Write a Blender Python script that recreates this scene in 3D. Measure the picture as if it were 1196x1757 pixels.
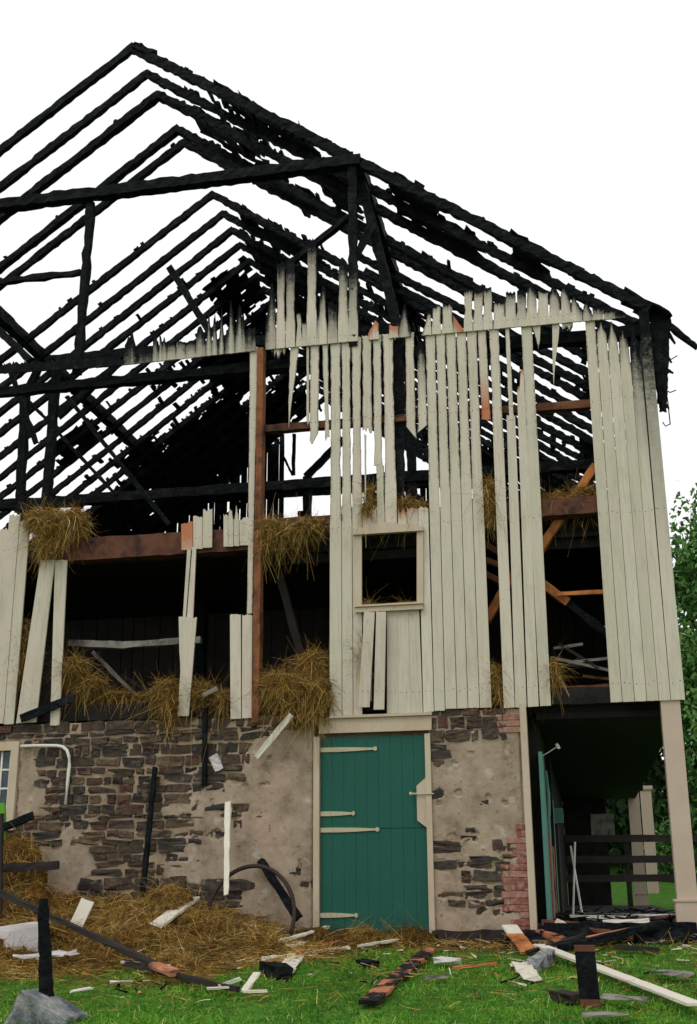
import bpy, bmesh, math, random
import numpy as np
from mathutils import Vector, Matrix, noise as mnoise

random.seed(7); rng = np.random.default_rng(7)
S = bpy.context.scene
for o in list(bpy.data.objects): bpy.data.objects.remove(o)
COL = S.collection

# ------------------------------------------------------------------ camera
FPX, PITCH, ROLL, YAW = 2029.3, math.radians(17.65), math.radians(-.326), math.radians(10.93)
CAM = np.array([0., -14., .388])
_f = np.array([-math.sin(YAW)*math.cos(PITCH), math.cos(YAW)*math.cos(PITCH), math.sin(PITCH)])
_r = np.array([math.cos(YAW), math.sin(YAW), 0.]); _u = np.cross(_r, _f)
_r2 = _r*math.cos(ROLL)+_u*math.sin(ROLL); _u2 = -_r*math.sin(ROLL)+_u*math.cos(ROLL)
cd = bpy.data.cameras.new('camera'); cam = bpy.data.objects.new('camera', cd); COL.objects.link(cam)
cd.sensor_fit = 'VERTICAL'; cd.sensor_height = 36; cd.lens = FPX/1757*36; cd.clip_end = 500; cd.clip_start = .1
cam.matrix_world = Matrix(((_r2[0], _u2[0], -_f[0], CAM[0]), (_r2[1], _u2[1], -_f[1], CAM[1]), (_r2[2], _u2[2], -_f[2], CAM[2]), (0, 0, 0, 1)))
S.camera = cam

# ------------------------------------------------------------------ world, sun, exposure (bright overcast)
SUN_EL, SUN_AZ = math.radians(52), math.radians(205)      # azimuth clockwise from +Y
W = bpy.data.worlds.new('World'); S.world = W; W.use_nodes = True
nt = W.node_tree; nt.nodes.clear()
sky = nt.nodes.new('ShaderNodeTexSky'); sky.sky_type = 'NISHITA'; sky.sun_disc = False
sky.sun_elevation = SUN_EL; sky.sun_rotation = SUN_AZ; sky.dust_density = 6; sky.air_density = 1.2
hs = nt.nodes.new('ShaderNodeHueSaturation'); hs.inputs['Saturation'].default_value = .12
mx = nt.nodes.new('ShaderNodeMix'); mx.data_type = 'RGBA'; mx.inputs[0].default_value = .8   # cloud deck over the blue
mx.inputs[7].default_value = (12.3, 12.35, 12.4, 1)
bg = nt.nodes.new('ShaderNodeBackground'); bg.inputs['Strength'].default_value = .1
wo = nt.nodes.new('ShaderNodeOutputWorld')
nt.links.new(sky.outputs[0], hs.inputs['Color']); nt.links.new(hs.outputs[0], mx.inputs[6])
nt.links.new(mx.outputs[2], bg.inputs['Color']); nt.links.new(bg.outputs[0], wo.inputs['Surface'])
sl = bpy.data.lights.new('sun', 'SUN'); sl.energy = .5; sl.angle = math.radians(25); sl.color = (1, .97, .92)
so = bpy.data.objects.new('sun', sl); COL.objects.link(so)
_d = Vector((math.sin(SUN_AZ)*math.cos(SUN_EL), math.cos(SUN_AZ)*math.cos(SUN_EL), math.sin(SUN_EL)))
so.rotation_euler = _d.to_track_quat('Z', 'Y').to_euler()
S.view_settings.view_transform = 'Standard'; S.view_settings.look = 'None'
S.view_settings.exposure = 0; S.view_settings.gamma = 1
S.render.engine = 'CYCLES'
S.render.resolution_x = 697; S.render.resolution_y = 1024

# ------------------------------------------------------------------ coordinates
def ray(x, y): return _r2*((x-598)/FPX) - _u2*((y-878)/FPX) + _f
def P(x, y, Y=0.):                       # photo point -> point on the plane at depth Y behind the gable wall
    d = ray(x, y); return CAM + d*((Y-CAM[1])/d[1])
def PX(x, y, X):
    d = ray(x, y); return CAM + d*((X-CAM[0])/d[0])
GZ0, GS = -.2, .07
def gz(x, y):
    if y < 0: z = GZ0 + GS*max(y, -30)
    elif y < 14: z = GZ0 + .16*y/14
    else: z = -.04 + .045*(min(y, 75)-14)
    if y < 0 and x < -2.6:
        k = min(1, max(0, (y+2.3)/2.1)); z += .36*k*k*(3-2*k)*min(1, max(0, (-3.2-x)/1.1))*(1+.35*mnoise.noise((x*1.3, 2., 5.)))
    if y < 0 and x < -2.2: z += (.09*mnoise.noise((x*1.5, y*1.5, 7.7))+.05)*min(1, (-2.2-x))*min(1, max(0, (y+3.6)/1.2))
    return z + .05*mnoise.noise((x*.45, y*.45, 3.1)) + .02*mnoise.noise((x*1.7, y*1.7, 9.1))
def G(x, y, up=0.):                      # photo point -> where its sight line meets the ground in front of the barn
    d = ray(x, y); Y = -7.
    while Y < -.06:
        p = CAM + d*((Y-CAM[1])/d[1])
        if p[2] <= gz(p[0], p[1]): break
        Y += .03
    p[2] = gz(p[0], p[1]) + up; return p
def nz(*a): return mnoise.noise(Vector(a))

# ------------------------------------------------------------------ object helpers
def put(o, parent=None):
    COL.objects.link(o)
    if parent is not None: o.parent = parent
    return o
def raw(name, vs, fs, m, parent=None, smooth=False, attr=None):
    me = bpy.data.meshes.new(name); me.from_pydata([tuple(map(float, v)) for v in vs], [], fs); me.update()
    if m: me.materials.append(m)
    if smooth: me.polygons.foreach_set('use_smooth', [True]*len(me.polygons))
    if attr is not None:
        a = me.color_attributes.new('wear', 'FLOAT_COLOR', 'POINT'); a.data.foreach_set('color', np.asarray(attr, np.float32).ravel())
    return put(bpy.data.objects.new(name, me), parent)
def npmesh(name, V, F, m, parent=None, attr=None):        # F: (n,k) int array
    me = bpy.data.meshes.new(name); n, k = F.shape
    me.vertices.add(len(V)); me.vertices.foreach_set('co', np.asarray(V, np.float32).ravel())
    me.loops.add(n*k); me.loops.foreach_set('vertex_index', F.astype(np.int32).ravel())
    me.polygons.add(n); me.polygons.foreach_set('loop_start', np.arange(0, n*k, k, dtype=np.int32)); me.polygons.foreach_set('loop_total', np.full(n, k, np.int32))
    me.update(calc_edges=True); me.validate()
    if attr is not None:
        a = me.color_attributes.new('wear', 'FLOAT_COLOR', 'POINT'); a.data.foreach_set('color', np.asarray(attr, np.float32).ravel())
    me.materials.append(m)
    return put(bpy.data.objects.new(name, me), parent)
def tag(o, label=None, cat=None, group=None, kind=None):
    if label: o['label'] = label
    if cat: o['category'] = cat
    if group: o['group'] = group
    if kind: o['kind'] = kind
    return o
def empty(name, loc, label, cat, group=None):
    o = bpy.data.objects.new(name, None); o.location = loc; o.empty_display_size = .2; put(o); return tag(o, label, cat, group)
class MB:
    def __init__(s): s.v = []; s.f = []
    def add(s, vs, fs):
        n = len(s.v); s.v += [tuple(v) for v in vs]; s.f += [tuple(i+n for i in f) for f in fs]; return s
    def box(s, x0, x1, y0, y1, z0, z1):
        return s.add([(x0,y0,z0),(x1,y0,z0),(x1,y1,z0),(x0,y1,z0),(x0,y0,z1),(x1,y0,z1),(x1,y1,z1),(x0,y1,z1)], BOXF)
    def rag(s, p0, p1, w, h, seg=.14, j=.012, up=(0, 0, 1), bite=0., seed=None, taper=1.):
        p0 = np.array(p0, float); p1 = np.array(p1, float); d = p1-p0; L = np.linalg.norm(d); d /= L
        up = np.array(up, float); sd = np.cross(d, up)
        if np.linalg.norm(sd) < 1e-3: sd = np.cross(d, np.array([0, 1., 0]))
        sd /= np.linalg.norm(sd); u = np.cross(sd, d)
        n = max(1, int(L/seg)); prof = [(-1,-1),(0,-1),(1,-1),(1,0),(1,1),(0,1),(-1,1),(-1,0)]
        q = random.uniform(0, 99) if seed is None else seed; vs = []
        for i in range(n+1):
            c = p0 + d*(L*i/n); k = 1+(taper-1)*i/n; t = L*i/n
            b = 1 - bite*max(0, nz(t*2.2, q, 0)+.1)
            for a, (ax, ay) in enumerate(prof):
                vs.append(c + sd*(ax*w/2*k*b + random.uniform(-j, j)) + u*(ay*h/2*k*(b if ay > 0 else 1) + random.uniform(-j, j)) + d*random.uniform(-j, j))
        fs = []
        for i in range(n):
            for a in range(8):
                b2 = (a+1) % 8; fs.append((i*8+a, i*8+b2, (i+1)*8+b2, (i+1)*8+a))
        fs.append(tuple(range(7, -1, -1))); fs.append(tuple(n*8+a for a in range(8)))
        return s.add(vs, fs)
    def tube(s, pts, r, k=8):
        pts = [np.array(p, float) for p in pts]; vs = []; fs = []
        for i, p in enumerate(pts):
            t = pts[min(i+1, len(pts)-1)]-pts[max(i-1, 0)]; t /= np.linalg.norm(t)
            a = np.cross(t, [0, 0, 1.]); 
            if np.linalg.norm(a) < .05: a = np.cross(t, [0, 1., 0])
            a /= np.linalg.norm(a); b = np.cross(t, a)
            rr = r[i] if isinstance(r, (list, tuple)) else r
            vs += [p + a*rr*math.cos(2*math.pi*q/k) + b*rr*math.sin(2*math.pi*q/k) for q in range(k)]
        for i in range(len(pts)-1):
            for q in range(k): fs.append((i*k+q, i*k+(q+1) % k, (i+1)*k+(q+1) % k, (i+1)*k+q))
        fs.append(tuple(range(k-1, -1, -1))); fs.append(tuple((len(pts)-1)*k+q for q in range(k)))
        return s.add(vs, fs)
    def build(s, name, m, parent=None, smooth=False): return raw(name, s.v, s.f, m, parent, smooth)
BOXF = [(0,3,2,1),(4,5,6,7),(0,1,5,4),(1,2,6,5),(2,3,7,6),(3,0,4,7)]

# ------------------------------------------------------------------ materials
def lin(r, g, b): return tuple(((c/255)/12.92 if c/255 <= .04045 else ((c/255+.055)/1.055)**2.4) for c in (r, g, b)) + (1,)
class NT:
    def __init__(s, name, rough=.8, spec=.3):
        s.m = bpy.data.materials.new(name); s.m.use_nodes = True; s.t = s.m.node_tree
        s.b = s.t.nodes['Principled BSDF']; s.b.inputs['Roughness'].default_value = rough; s.b.inputs['Specular IOR Level'].default_value = spec
        s.tc = s.n('ShaderNodeTexCoord')
    def n(s, t, **k):
        q = s.t.nodes.new(t)
        for a, v in k.items(): setattr(q, a, v)
        return q
    def l(s, a, b): s.t.links.new(a, b)
    def coord(s, which='Object', scale=(1, 1, 1)):
        mp = s.n('ShaderNodeMapping'); mp.inputs['Scale'].default_value = scale
        if which == 'World':
            g = s.n('ShaderNodeNewGeometry'); s.l(g.outputs['Position'], mp.inputs[0])
        else: s.l(s.tc.outputs[which], mp.inputs[0])
        return mp.outputs[0]
    def noise(s, co, scale=5, detail=4, rough=.6):
        q = s.n('ShaderNodeTexNoise'); q.inputs['Scale'].default_value = scale; q.inputs['Detail'].default_value = detail; q.inputs['Roughness'].default_value = rough
        s.l(co, q.inputs['Vector']); return q.outputs['Fac']
    def ramp(s, fac, stops):
        q = s.n('ShaderNodeValToRGB'); e = q.color_ramp.elements
        while len(e) < len(stops): e.new(.5)
        for i, (p, c) in enumerate(stops): e[i].position = p; e[i].color = c if len(c) == 4 else tuple(c)+(1,)
        s.l(fac, q.inputs[0]); return q.outputs['Color']
    def mix(s, fac, a, b, mode='MIX'):
        q = s.n('ShaderNodeMix', data_type='RGBA', blend_type=mode)
        for i, v in ((0, fac), (6, a), (7, b)):
            if hasattr(v, 'node'): s.l(v, q.inputs[i])
            else: q.inputs[i].default_value = v
        return q.outputs[2]
    def math(s, op, a, b=0., clamp=False):
        q = s.n('ShaderNodeMath', operation=op, use_clamp=clamp)
        for i, v in ((0, a), (1, b)):
            if hasattr(v, 'node'): s.l(v, q.inputs[i])
            else: q.inputs[i].default_value = v
        return q.outputs[0]
    def bump(s, h, strength=.3, dist=.01):
        q = s.n('ShaderNodeBump'); q.inputs['Strength'].default_value = strength; q.inputs['Distance'].default_value = dist
        s.l(h, q.inputs['Height']); s.l(q.outputs[0], s.b.inputs['Normal'])
    def rnd(s): return s.n('ShaderNodeObjectInfo').outputs['Random']
    def wear(s):
        a = s.n('ShaderNodeAttribute', attribute_name='wear'); q = s.n('ShaderNodeSeparateColor'); s.l(a.outputs['Color'], q.inputs[0]); return q.outputs
    def out(s, col): s.l(col, s.b.inputs['Base Color']); return s.m
def charcol(t, co):
    v = t.noise(co, 9, 5, .7); return t.ramp(v, [(.3, (.002, .0024, .003, 1)), (.55, (.006, .0075, .0085, 1)), (.78, (.02, .025, .028, 1))])
M = {}
t = NT('charred_timber', .8, .1); co = t.coord('World'); vo = t.n('ShaderNodeTexVoronoi'); vo.inputs['Scale'].default_value = 22; t.l(co, vo.inputs['Vector'])
t.bump(t.math('ADD', vo.outputs['Distance'], t.noise(co, 40)), .6, .02); cb = t.noise(co, 2.3, 5, .7); M['char'] = t.out(t.mix(t.ramp(cb, [(.56, (0, 0, 0)), (.74, (.6, .6, .6))]), charcol(t, co), lin(54, 58, 62)))
# painted siding: wear.r = char, wear.g = bare wood, wear.b = smoke
t = NT('cream_siding_paint', .62, .3); co = t.coord('World'); w = t.wear(); rn = t.rnd()
st = t.noise(t.coord('World', (22, 22, 1.1)), 2.2, 5, .65); bl = t.noise(co, 1.3, 4); fine = t.noise(t.coord('World', (60, 60, 3)), 3, 4)
c = t.ramp(rn, [(0, lin(184, 179, 158)), (.35, lin(196, 191, 172)), (.7, lin(190, 181, 163)), (1, lin(203, 195, 177))])
c = t.mix(t.ramp(bl, [(.35, (0, 0, 0)), (.75, (.5, .5, .5))]), c, lin(200, 182, 166))
gr = t.noise(t.coord('World', (2.2, 2.2, .8)), 1.6, 5, .7); c = t.mix(t.ramp(gr, [(.5, (0, 0, 0)), (.72, (.4, .4, .4))]), c, lin(150, 144, 122)); c = t.mix(t.ramp(st, [(.5, (0, 0, 0)), (.75, (.5, .5, .5))]), c, lin(148, 140, 116))
c = t.mix(t.ramp(fine, [(.62, (0, 0, 0)), (.78, (.45, .45, .45))]), c, lin(105, 96, 72))
sp = t.noise(co, 38, 2); c = t.mix(t.ramp(sp, [(.71, (0, 0, 0)), (.76, (.7, .7, .7))]), c, lin(92, 80, 60))
pe = t.noise(t.coord('World', (9, 9, 2.4)), 3.2, 6, .75); c = t.mix(t.ramp(pe, [(.66, (0, 0, 0)), (.69, (.75, .75, .75))]), c, lin(120, 108, 92)); bare = t.mix(fine, lin(196, 126, 88), lin(150, 88, 56)); c = t.mix(w[1], c, bare)
n3 = t.noise(co, 14, 5, .7); n4 = t.noise(co, 45, 3)
sm = t.math('MULTIPLY', w[2], t.math('ADD', t.math('MULTIPLY', n3, .9), .45), True)
c = t.mix(sm, c, lin(74, 72, 64))
cf = t.math('ADD', t.math('MULTIPLY', w[0], 1.5), t.math('MULTIPLY', t.math('ADD', t.math('SUBTRACT', n4, .5), t.math('SUBTRACT', n3, .5)), 1.3)); cf = t.math('MULTIPLY', cf, t.math('GREATER_THAN', w[0], .02), True)
t.l(t.math('SUBTRACT', .28, t.math('MULTIPLY', cf, .24)), t.b.inputs['Specular IOR Level']); c = t.mix(cf, c, charcol(t, co)); t.bump(t.math('ADD', fine, t.math('MULTIPLY', n3, .4)), .25, .006); M['siding'] = t.out(c)
def paint(name, base, alt, dirt, rough=.6):
    t = NT(name, rough, .3); co = t.coord('World'); b = t.noise(co, 2.5, 5); f_ = t.noise(t.coord('World', (40, 40, 3)), 3, 4); s_ = t.noise(co, 30, 3)
    c = t.mix(t.ramp(b, [(.35, (0, 0, 0)), (.7, (1, 1, 1))]), base, alt); c = t.mix(t.ramp(f_, [(.58, (0, 0, 0)), (.8, (.6, .6, .6))]), c, dirt)
    c = t.mix(t.ramp(s_, [(.68, (0, 0, 0)), (.74, (.7, .7, .7))]), c, dirt); t.bump(f_, .2, .004); return t.out(c)
M['trim'] = paint('cream_trim_paint', lin(182, 164, 140), lin(190, 176, 154), lin(110, 92, 72))
M['pillar'] = paint('buff_pillar_paint', lin(180, 160, 142), lin(188, 170, 152), lin(130, 112, 94))
M['white'] = paint('white_board_paint', lin(232, 228, 214), lin(214, 208, 192), lin(110, 98, 80))
t = NT('green_door_paint', .6, .3); co = t.coord('World'); b = t.noise(co, 1.8, 5); f_ = t.noise(t.coord('World', (34, 34, 2)), 3, 5, .7); s_ = t.noise(t.coord('World', (5, 5, 1.2)), 6, 6, .75)
c = t.mix(b, lin(13, 74, 62), lin(21, 90, 75)); c = t.mix(t.ramp(f_, [(.55, (0, 0, 0)), (.8, (.5, .5, .5))]), c, lin(12, 50, 46)); c = t.mix(t.ramp(s_, [(.66, (0, 0, 0)), (.74, (.5, .5, .5))]), c, lin(74, 104, 92)); t.bump(f_, .15, .003); M['green'] = t.out(c)
M['greenpost'] = paint('bright_green_paint', lin(84, 150, 40), lin(96, 160, 52), lin(60, 100, 36), .6)
M['teal'] = paint('teal_door_paint', lin(84, 136, 122), lin(72, 122, 112), lin(60, 70, 60), .5)
M['rust'] = paint('rusted_iron', lin(40, 32, 30), lin(62, 44, 38), lin(20, 17, 16), .7)
M['whitepipe'] = paint('white_pipe_paint', lin(222, 220, 210), lin(200, 196, 186), lin(120, 96, 70), .4)
M['strap'] = paint('cream_strap_paint', lin(186, 178, 146), lin(170, 160, 130), lin(110, 90, 64), .5)
M['fence'] = paint('dark_weathered_wood', lin(38, 33, 31), lin(52, 45, 42), lin(22, 19, 18), .85)
M['board'] = paint('bleached_board', lin(204, 197, 180), lin(214, 208, 194), lin(120, 104, 84), .85)
M['sheet'] = paint('pale_panel', lin(206, 202, 200), lin(190, 184, 182), lin(84, 74, 70), .8)
def wood(name, a, b, d):
    t = NT(name, .8, .2); co = t.coord('World'); g = t.noise(t.coord('Object', (30, 30, 3)), 2, 5, .7); k = t.noise(co, 3.5, 5, .65)
    c = t.mix(g, a, b); c = t.mix(t.ramp(k, [(.45, (0, 0, 0)), (.66, (1, 1, 1))]), c, d); t.bump(g, .3, .005); return t.out(c)
M['brown'] = wood('scorched_brown_wood', lin(96, 60, 42), lin(126, 80, 54), lin(46, 32, 26))
M['doorpost'] = wood('singed_orange_post', lin(122, 76, 48), lin(144, 90, 58), lin(62, 42, 32))
M['orange'] = wood('raw_orange_wood', lin(176, 108, 56), lin(206, 136, 84), lin(120, 66, 40))
M['pink'] = wood('split_pale_wood', lin(196, 140, 108), lin(176, 112, 80), lin(96, 60, 46))
M['redbeam'] = wood('red_brown_beam_wood', lin(84, 54, 42), lin(108, 68, 48), lin(40, 28, 26))
M['greyboard'] = wood('weathered_grey_wood', lin(120, 116, 108), lin(150, 146, 138), lin(60, 56, 54))
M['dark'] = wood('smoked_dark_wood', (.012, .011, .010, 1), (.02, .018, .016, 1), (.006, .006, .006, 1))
t = NT('half_burnt_plank', .8, .2); co = t.coord('World'); k = t.noise(co, 3.2, 4); g = t.noise(t.coord('World', (30, 30, 30)), 1.5, 4)
M['halfburnt'] = t.out(t.mix(t.ramp(k, [(.46, (0, 0, 0)), (.53, (1, 1, 1))]), t.mix(g, lin(186, 120, 88), lin(150, 92, 64)), charcol(t, co)))
t = NT('rubble_stone', .85, .25); co = t.coord('Object'); cw = t.coord('World'); r = t.rnd()
c = t.ramp(r, [(0, lin(60, 54, 49)), (.2, lin(82, 69, 57)), (.38, lin(72, 68, 61)), (.52, lin(98, 68, 57)), (.58, lin(70, 64, 57)), (.68, lin(56, 56, 55)), (.82, lin(108, 90, 70)), (1, lin(46, 42, 40))])
k = t.noise(cw, 16, 6, .7); c = t.mix(t.ramp(k, [(.3, (.7, .7, .7)), (.6, (0, 0, 0))]), c, lin(34, 30, 28)); k2 = t.noise(cw, 7, 4)
c = t.mix(t.ramp(k2, [(.58, (0, 0, 0)), (.72, (.6, .6, .6))]), c, lin(136, 120, 100)); t.bump(k, .9, .03); M['stone'] = t.out(c)
t = NT('lime_mortar', .95, .1); co = t.coord('World'); k = t.noise(co, 12, 6, .7); k2 = t.noise(co, 2.2, 4)
c = t.mix(k, lin(128, 110, 90), lin(190, 170, 144)); c = t.mix(t.ramp(k2, [(.45, (0, 0, 0)), (.7, (.7, .7, .7))]), c, lin(100, 82, 64)); t.bump(k, .9, .03); M['mortar'] = t.out(c)
t = NT('worn_plaster', .9, .15); co = t.coord('World'); k = t.noise(co, 3.0, 6, .62); k2 = t.noise(co, 1.5, 4); k3 = t.noise(co, 26, 4, .7); k4 = t.noise(co, 4.5, 3)
c = t.ramp(k, [(.28, lin(112, 96, 80)), (.45, lin(150, 134, 114)), (.6, lin(166, 150, 130)), (.78, lin(134, 116, 98))])
c = t.mix(t.ramp(k2, [(.52, (0, 0, 0)), (.72, (.7, .7, .7))]), c, lin(172, 146, 128)); c = t.mix(t.ramp(k4, [(.6, (0, 0, 0)), (.8, (.75, .75, .75))]), c, lin(204, 196, 190))
c = t.mix(t.ramp(k3, [(.6, (0, 0, 0)), (.68, (.8, .8, .8))]), c, lin(92, 74, 58)); c = t.mix(t.ramp(k4, [(.22, (.7, .7, .7)), (.36, (0, 0, 0))]), c, lin(112, 104, 76))
t.bump(t.math('ADD', k, t.math('MULTIPLY', k3, .5)), .7, .02); M['plaster'] = t.out(c)
t = NT('red_brick', .9, .15); co = t.coord('World'); k = t.noise(co, 20, 5); r = t.rnd()
c = t.ramp(r, [(0, lin(118, 68, 60)), (.5, lin(136, 88, 78)), (1, lin(152, 116, 102))]); c = t.mix(t.ramp(k, [(.45, (0, 0, 0)), (.7, (.8, .8, .8))]), c, lin(178, 144, 126)); t.bump(k, .5, .01); M['brick'] = t.out(c)
t = NT('pale_concrete', .9, .2); co = t.coord('World'); k = t.noise(co, 6, 6, .7); k2 = t.noise(co, 40, 3)
c = t.ramp(k, [(.35, lin(74, 76, 78)), (.5, lin(116, 120, 122)), (.65, lin(158, 156, 150))]); t.bump(t.math('ADD', k, k2), .7, .02); M['concrete'] = t.out(c)
t = NT('floor_concrete', .8, .3); co = t.coord('World'); k = t.noise(co, 3, 6, .7)
M['floor'] = t.out(t.ramp(k, [(.35, lin(24, 25, 24)), (.55, lin(48, 52, 48)), (.75, lin(84, 86, 80))]))
def strandmat(name, stops, rough=.75, trans=0.):
    t = NT(name, rough, .2); w = t.wear(); t.l(t.ramp(w[0], stops), t.b.inputs['Base Color']); return t.m
M['hay'] = strandmat('dry_hay', [(0, lin(58, 46, 20)), (.3, lin(122, 94, 42)), (.6, lin(172, 136, 66)), (.85, lin(206, 172, 100)), (1, lin(234, 216, 166))])
M['grass'] = strandmat('green_grass', [(0, lin(32, 68, 16)), (.4, lin(70, 126, 28)), (.75, lin(112, 162, 46)), (.93, lin(150, 182, 76)), (1, lin(200, 184, 118))])
M['leaf'] = strandmat('green_leaves', [(0, lin(42, 76, 34)), (.5, lin(76, 118, 56)), (1, lin(126, 162, 90))])
M['darkleaf'] = strandmat('dark_leaves', [(0, lin(20, 40, 18)), (.5, lin(36, 62, 28)), (1, lin(62, 92, 44))])
t = NT('hay_mass', .95, .1); co = t.coord('World'); k = t.noise(co, 14, 6, .75); k2 = t.noise(co, 4, 3)
c = t.ramp(k, [(.3, lin(40, 28, 14)), (.5, lin(94, 66, 30)), (.7, lin(146, 106, 48))]); c = t.mix(t.ramp(k2, [(.5, (0, 0, 0)), (.75, (.6, .6, .6))]), c, lin(66, 60, 26)); t.bump(k, 1, .05); M['haymass'] = t.out(c)
t = NT('ground_soil_and_turf', .95, .1); co = t.coord('World'); k = t.noise(co, 7, 6, .7); k2 = t.noise(co, 1.1, 5); w = t.wear()
turf = t.ramp(k, [(.3, lin(40, 66, 22)), (.55, lin(70, 116, 34)), (.75, lin(104, 140, 52))]); straw = t.mix(t.ramp(k2, [(.42, (0, 0, 0)), (.62, (1, 1, 1))]), t.ramp(k, [(.3, lin(40, 32, 22)), (.5, lin(84, 66, 40)), (.72, lin(120, 96, 58))]), t.ramp(k, [(.3, lin(60, 46, 24)), (.5, lin(122, 92, 46)), (.72, lin(160, 122, 66))]))
M['ground'] = t.out(t.mix(w[0], turf, straw)); t.bump(k, .8, .04)
t = NT('bark', .95, .1); k = t.noise(t.coord('World', (8, 8, 1.5)), 3, 5); M['bark'] = t.out(t.ramp(k, [(.3, lin(44, 36, 30)), (.7, lin(92, 78, 66))]))
t = NT('window_glass', .08, .5); k = t.noise(t.coord('World'), 6, 3); M['glass'] = t.out(t.ramp(k, [(.35, (.008, .016, .022, 1)), (.7, (.03, .075, .10, 1))])); t.b.inputs['Roughness'].default_value = .12

# ------------------------------------------------------------------ ground
def straw_amount(x, y):
    yb = -3.3 if x < -3.6 else (-3.3+(x+3.6)/1.3*2.3 if x < -2.3 else (-1.0+min(1, (x+2.3)/.8)*.6))
    return min(1, max(0, (y-yb+1.0*nz(x*.8, y*.8, 1)+.35*nz(x*3, y*3, 5))/.7+.5)) if y < 1 else 0.
xs = np.unique(np.concatenate([np.linspace(-90, -9, 22), np.arange(-9, 4.01, .2), np.linspace(4, 110, 28)])); ys = np.unique(np.concatenate([np.linspace(-40, -7, 16), np.arange(-7, 1.01, .2), np.linspace(1, 14, 10), np.linspace(14, 75, 30), np.linspace(75, 300, 14)]))
vs = [(x, y, gz(x, y)) for y in ys for x in xs]; nx = len(xs)
fs = [(j*nx+i, j*nx+i+1, (j+1)*nx+i+1, (j+1)*nx+i) for j in range(len(ys)-1) for i in range(nx-1)]
at = [(straw_amount(v[0], v[1]), 0, 0, 1) for v in vs]
tag(raw('ground', vs, fs, M['ground'], smooth=True, attr=at), kind='structure')

# ------------------------------------------------------------------ the barn
BARN = empty('burnt_barn', (-5.98, 0, 0), 'burnt-out barn with charred roof frame, cream board siding and rubble stone base', 'barn')
class _B: pass
def bp(o):                                   # parent to the barn keeping world coordinates
    o.parent = BARN; o.matrix_parent_inverse = Matrix.Translation((5.98, 0, 0)); return o
RX, RZ, EX, EZ, MR, ML = -5.98, 12.51, 1.19, 7.37, .717, .757
DEPTH = 14.
def roofR(X): return RZ - MR*(X-RX)
def roofL(X): return RZ + ML*(X-RX)
RY = [0, .61, 1.14, 2.06, 2.42, 4.03, 4.7, 5.3, 5.85, 6.5, 7.1, 7.7, 8.3, 8.9, 9.5, 10.1, 10.7, 11.3, 11.9, 12.5, 13.1, 13.7]
def lathstubs(mb, y, side, dens, first=False):
    """broken lath ends still nailed on a rafter"""
    s = .25
    while s < (8.4 if side < 0 else 8.75):
        X = RX + side*s*.813; z = (roofR(X) if side > 0 else roofL(X)) + .09
        dd = dens(X, y)
        if random.random() < dd:
            a = random.uniform(.03, .12) if random.random() > dd*.45 else random.uniform(.2, .62)
            b = random.uniform(.03, .12) if random.random() > dd*.45 else random.uniform(.2, .62)
            if first: a = .02
            mb.rag((X, y-a*.5, z+random.uniform(-.02, .01)), (X+random.uniform(-.02, .02), y+b, z+random.uniform(-.05, .01)), random.uniform(.04, .11), random.uniform(.03, .05), seg=.12, j=.012, up=(side*.58, 0, .81))
        s += random.uniform(.09, .16)
def densR(X, y):
    d = .26
    if X < -3.2: d = .5
    if y > 3.5: d = .5 if X < -1.5 else .3
    if y > 5.5 and X < -3.5: d = .97
    if y > 9: d = .9 if X < -1 else .5
    return d + .25*nz(X*.9, y*.9, 2)
def densL(X, y):
    d = .1
    if y > 5.5: d = .2
    if y > 7.5: d = .35 + (.35 if X > -8.6 else -.05)
    if y > 10: d = .9 if X > -9.8 else .45
    return d + .3*nz(X*.8, y*.8, 7)
for i, y in enumerate(RY):
    wd = .13 if i in (2, 3) else .09
    mb = MB(); mb.rag((RX-.03, y, roofR(RX)), (1.2, y, roofR(1.2)), wd, (.14 if i == 0 else .12), seg=.07, j=.015, bite=.34); lathstubs(mb, y, 1, densR, i == 0); bp(mb.build('rafter', M['char']))
    mb = MB(); mb.rag((RX+.03, y, RZ), (-13.2, y, roofL(-13.2)), wd, .115, seg=.09, j=.009, bite=.25); lathstubs(mb, y, -1, densL); bp(mb.build('rafter', M['char']))
for y in (2.98, 3.5):
    mb = MB(); mb.rag((-2.9+random.uniform(-.3, .3), y, roofR(-2.9)), (1.2, y, roofR(1.2)), .085, .12, seg=.07, j=.015, bite=.34); bp(mb.build('rafter', M['char']))
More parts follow.
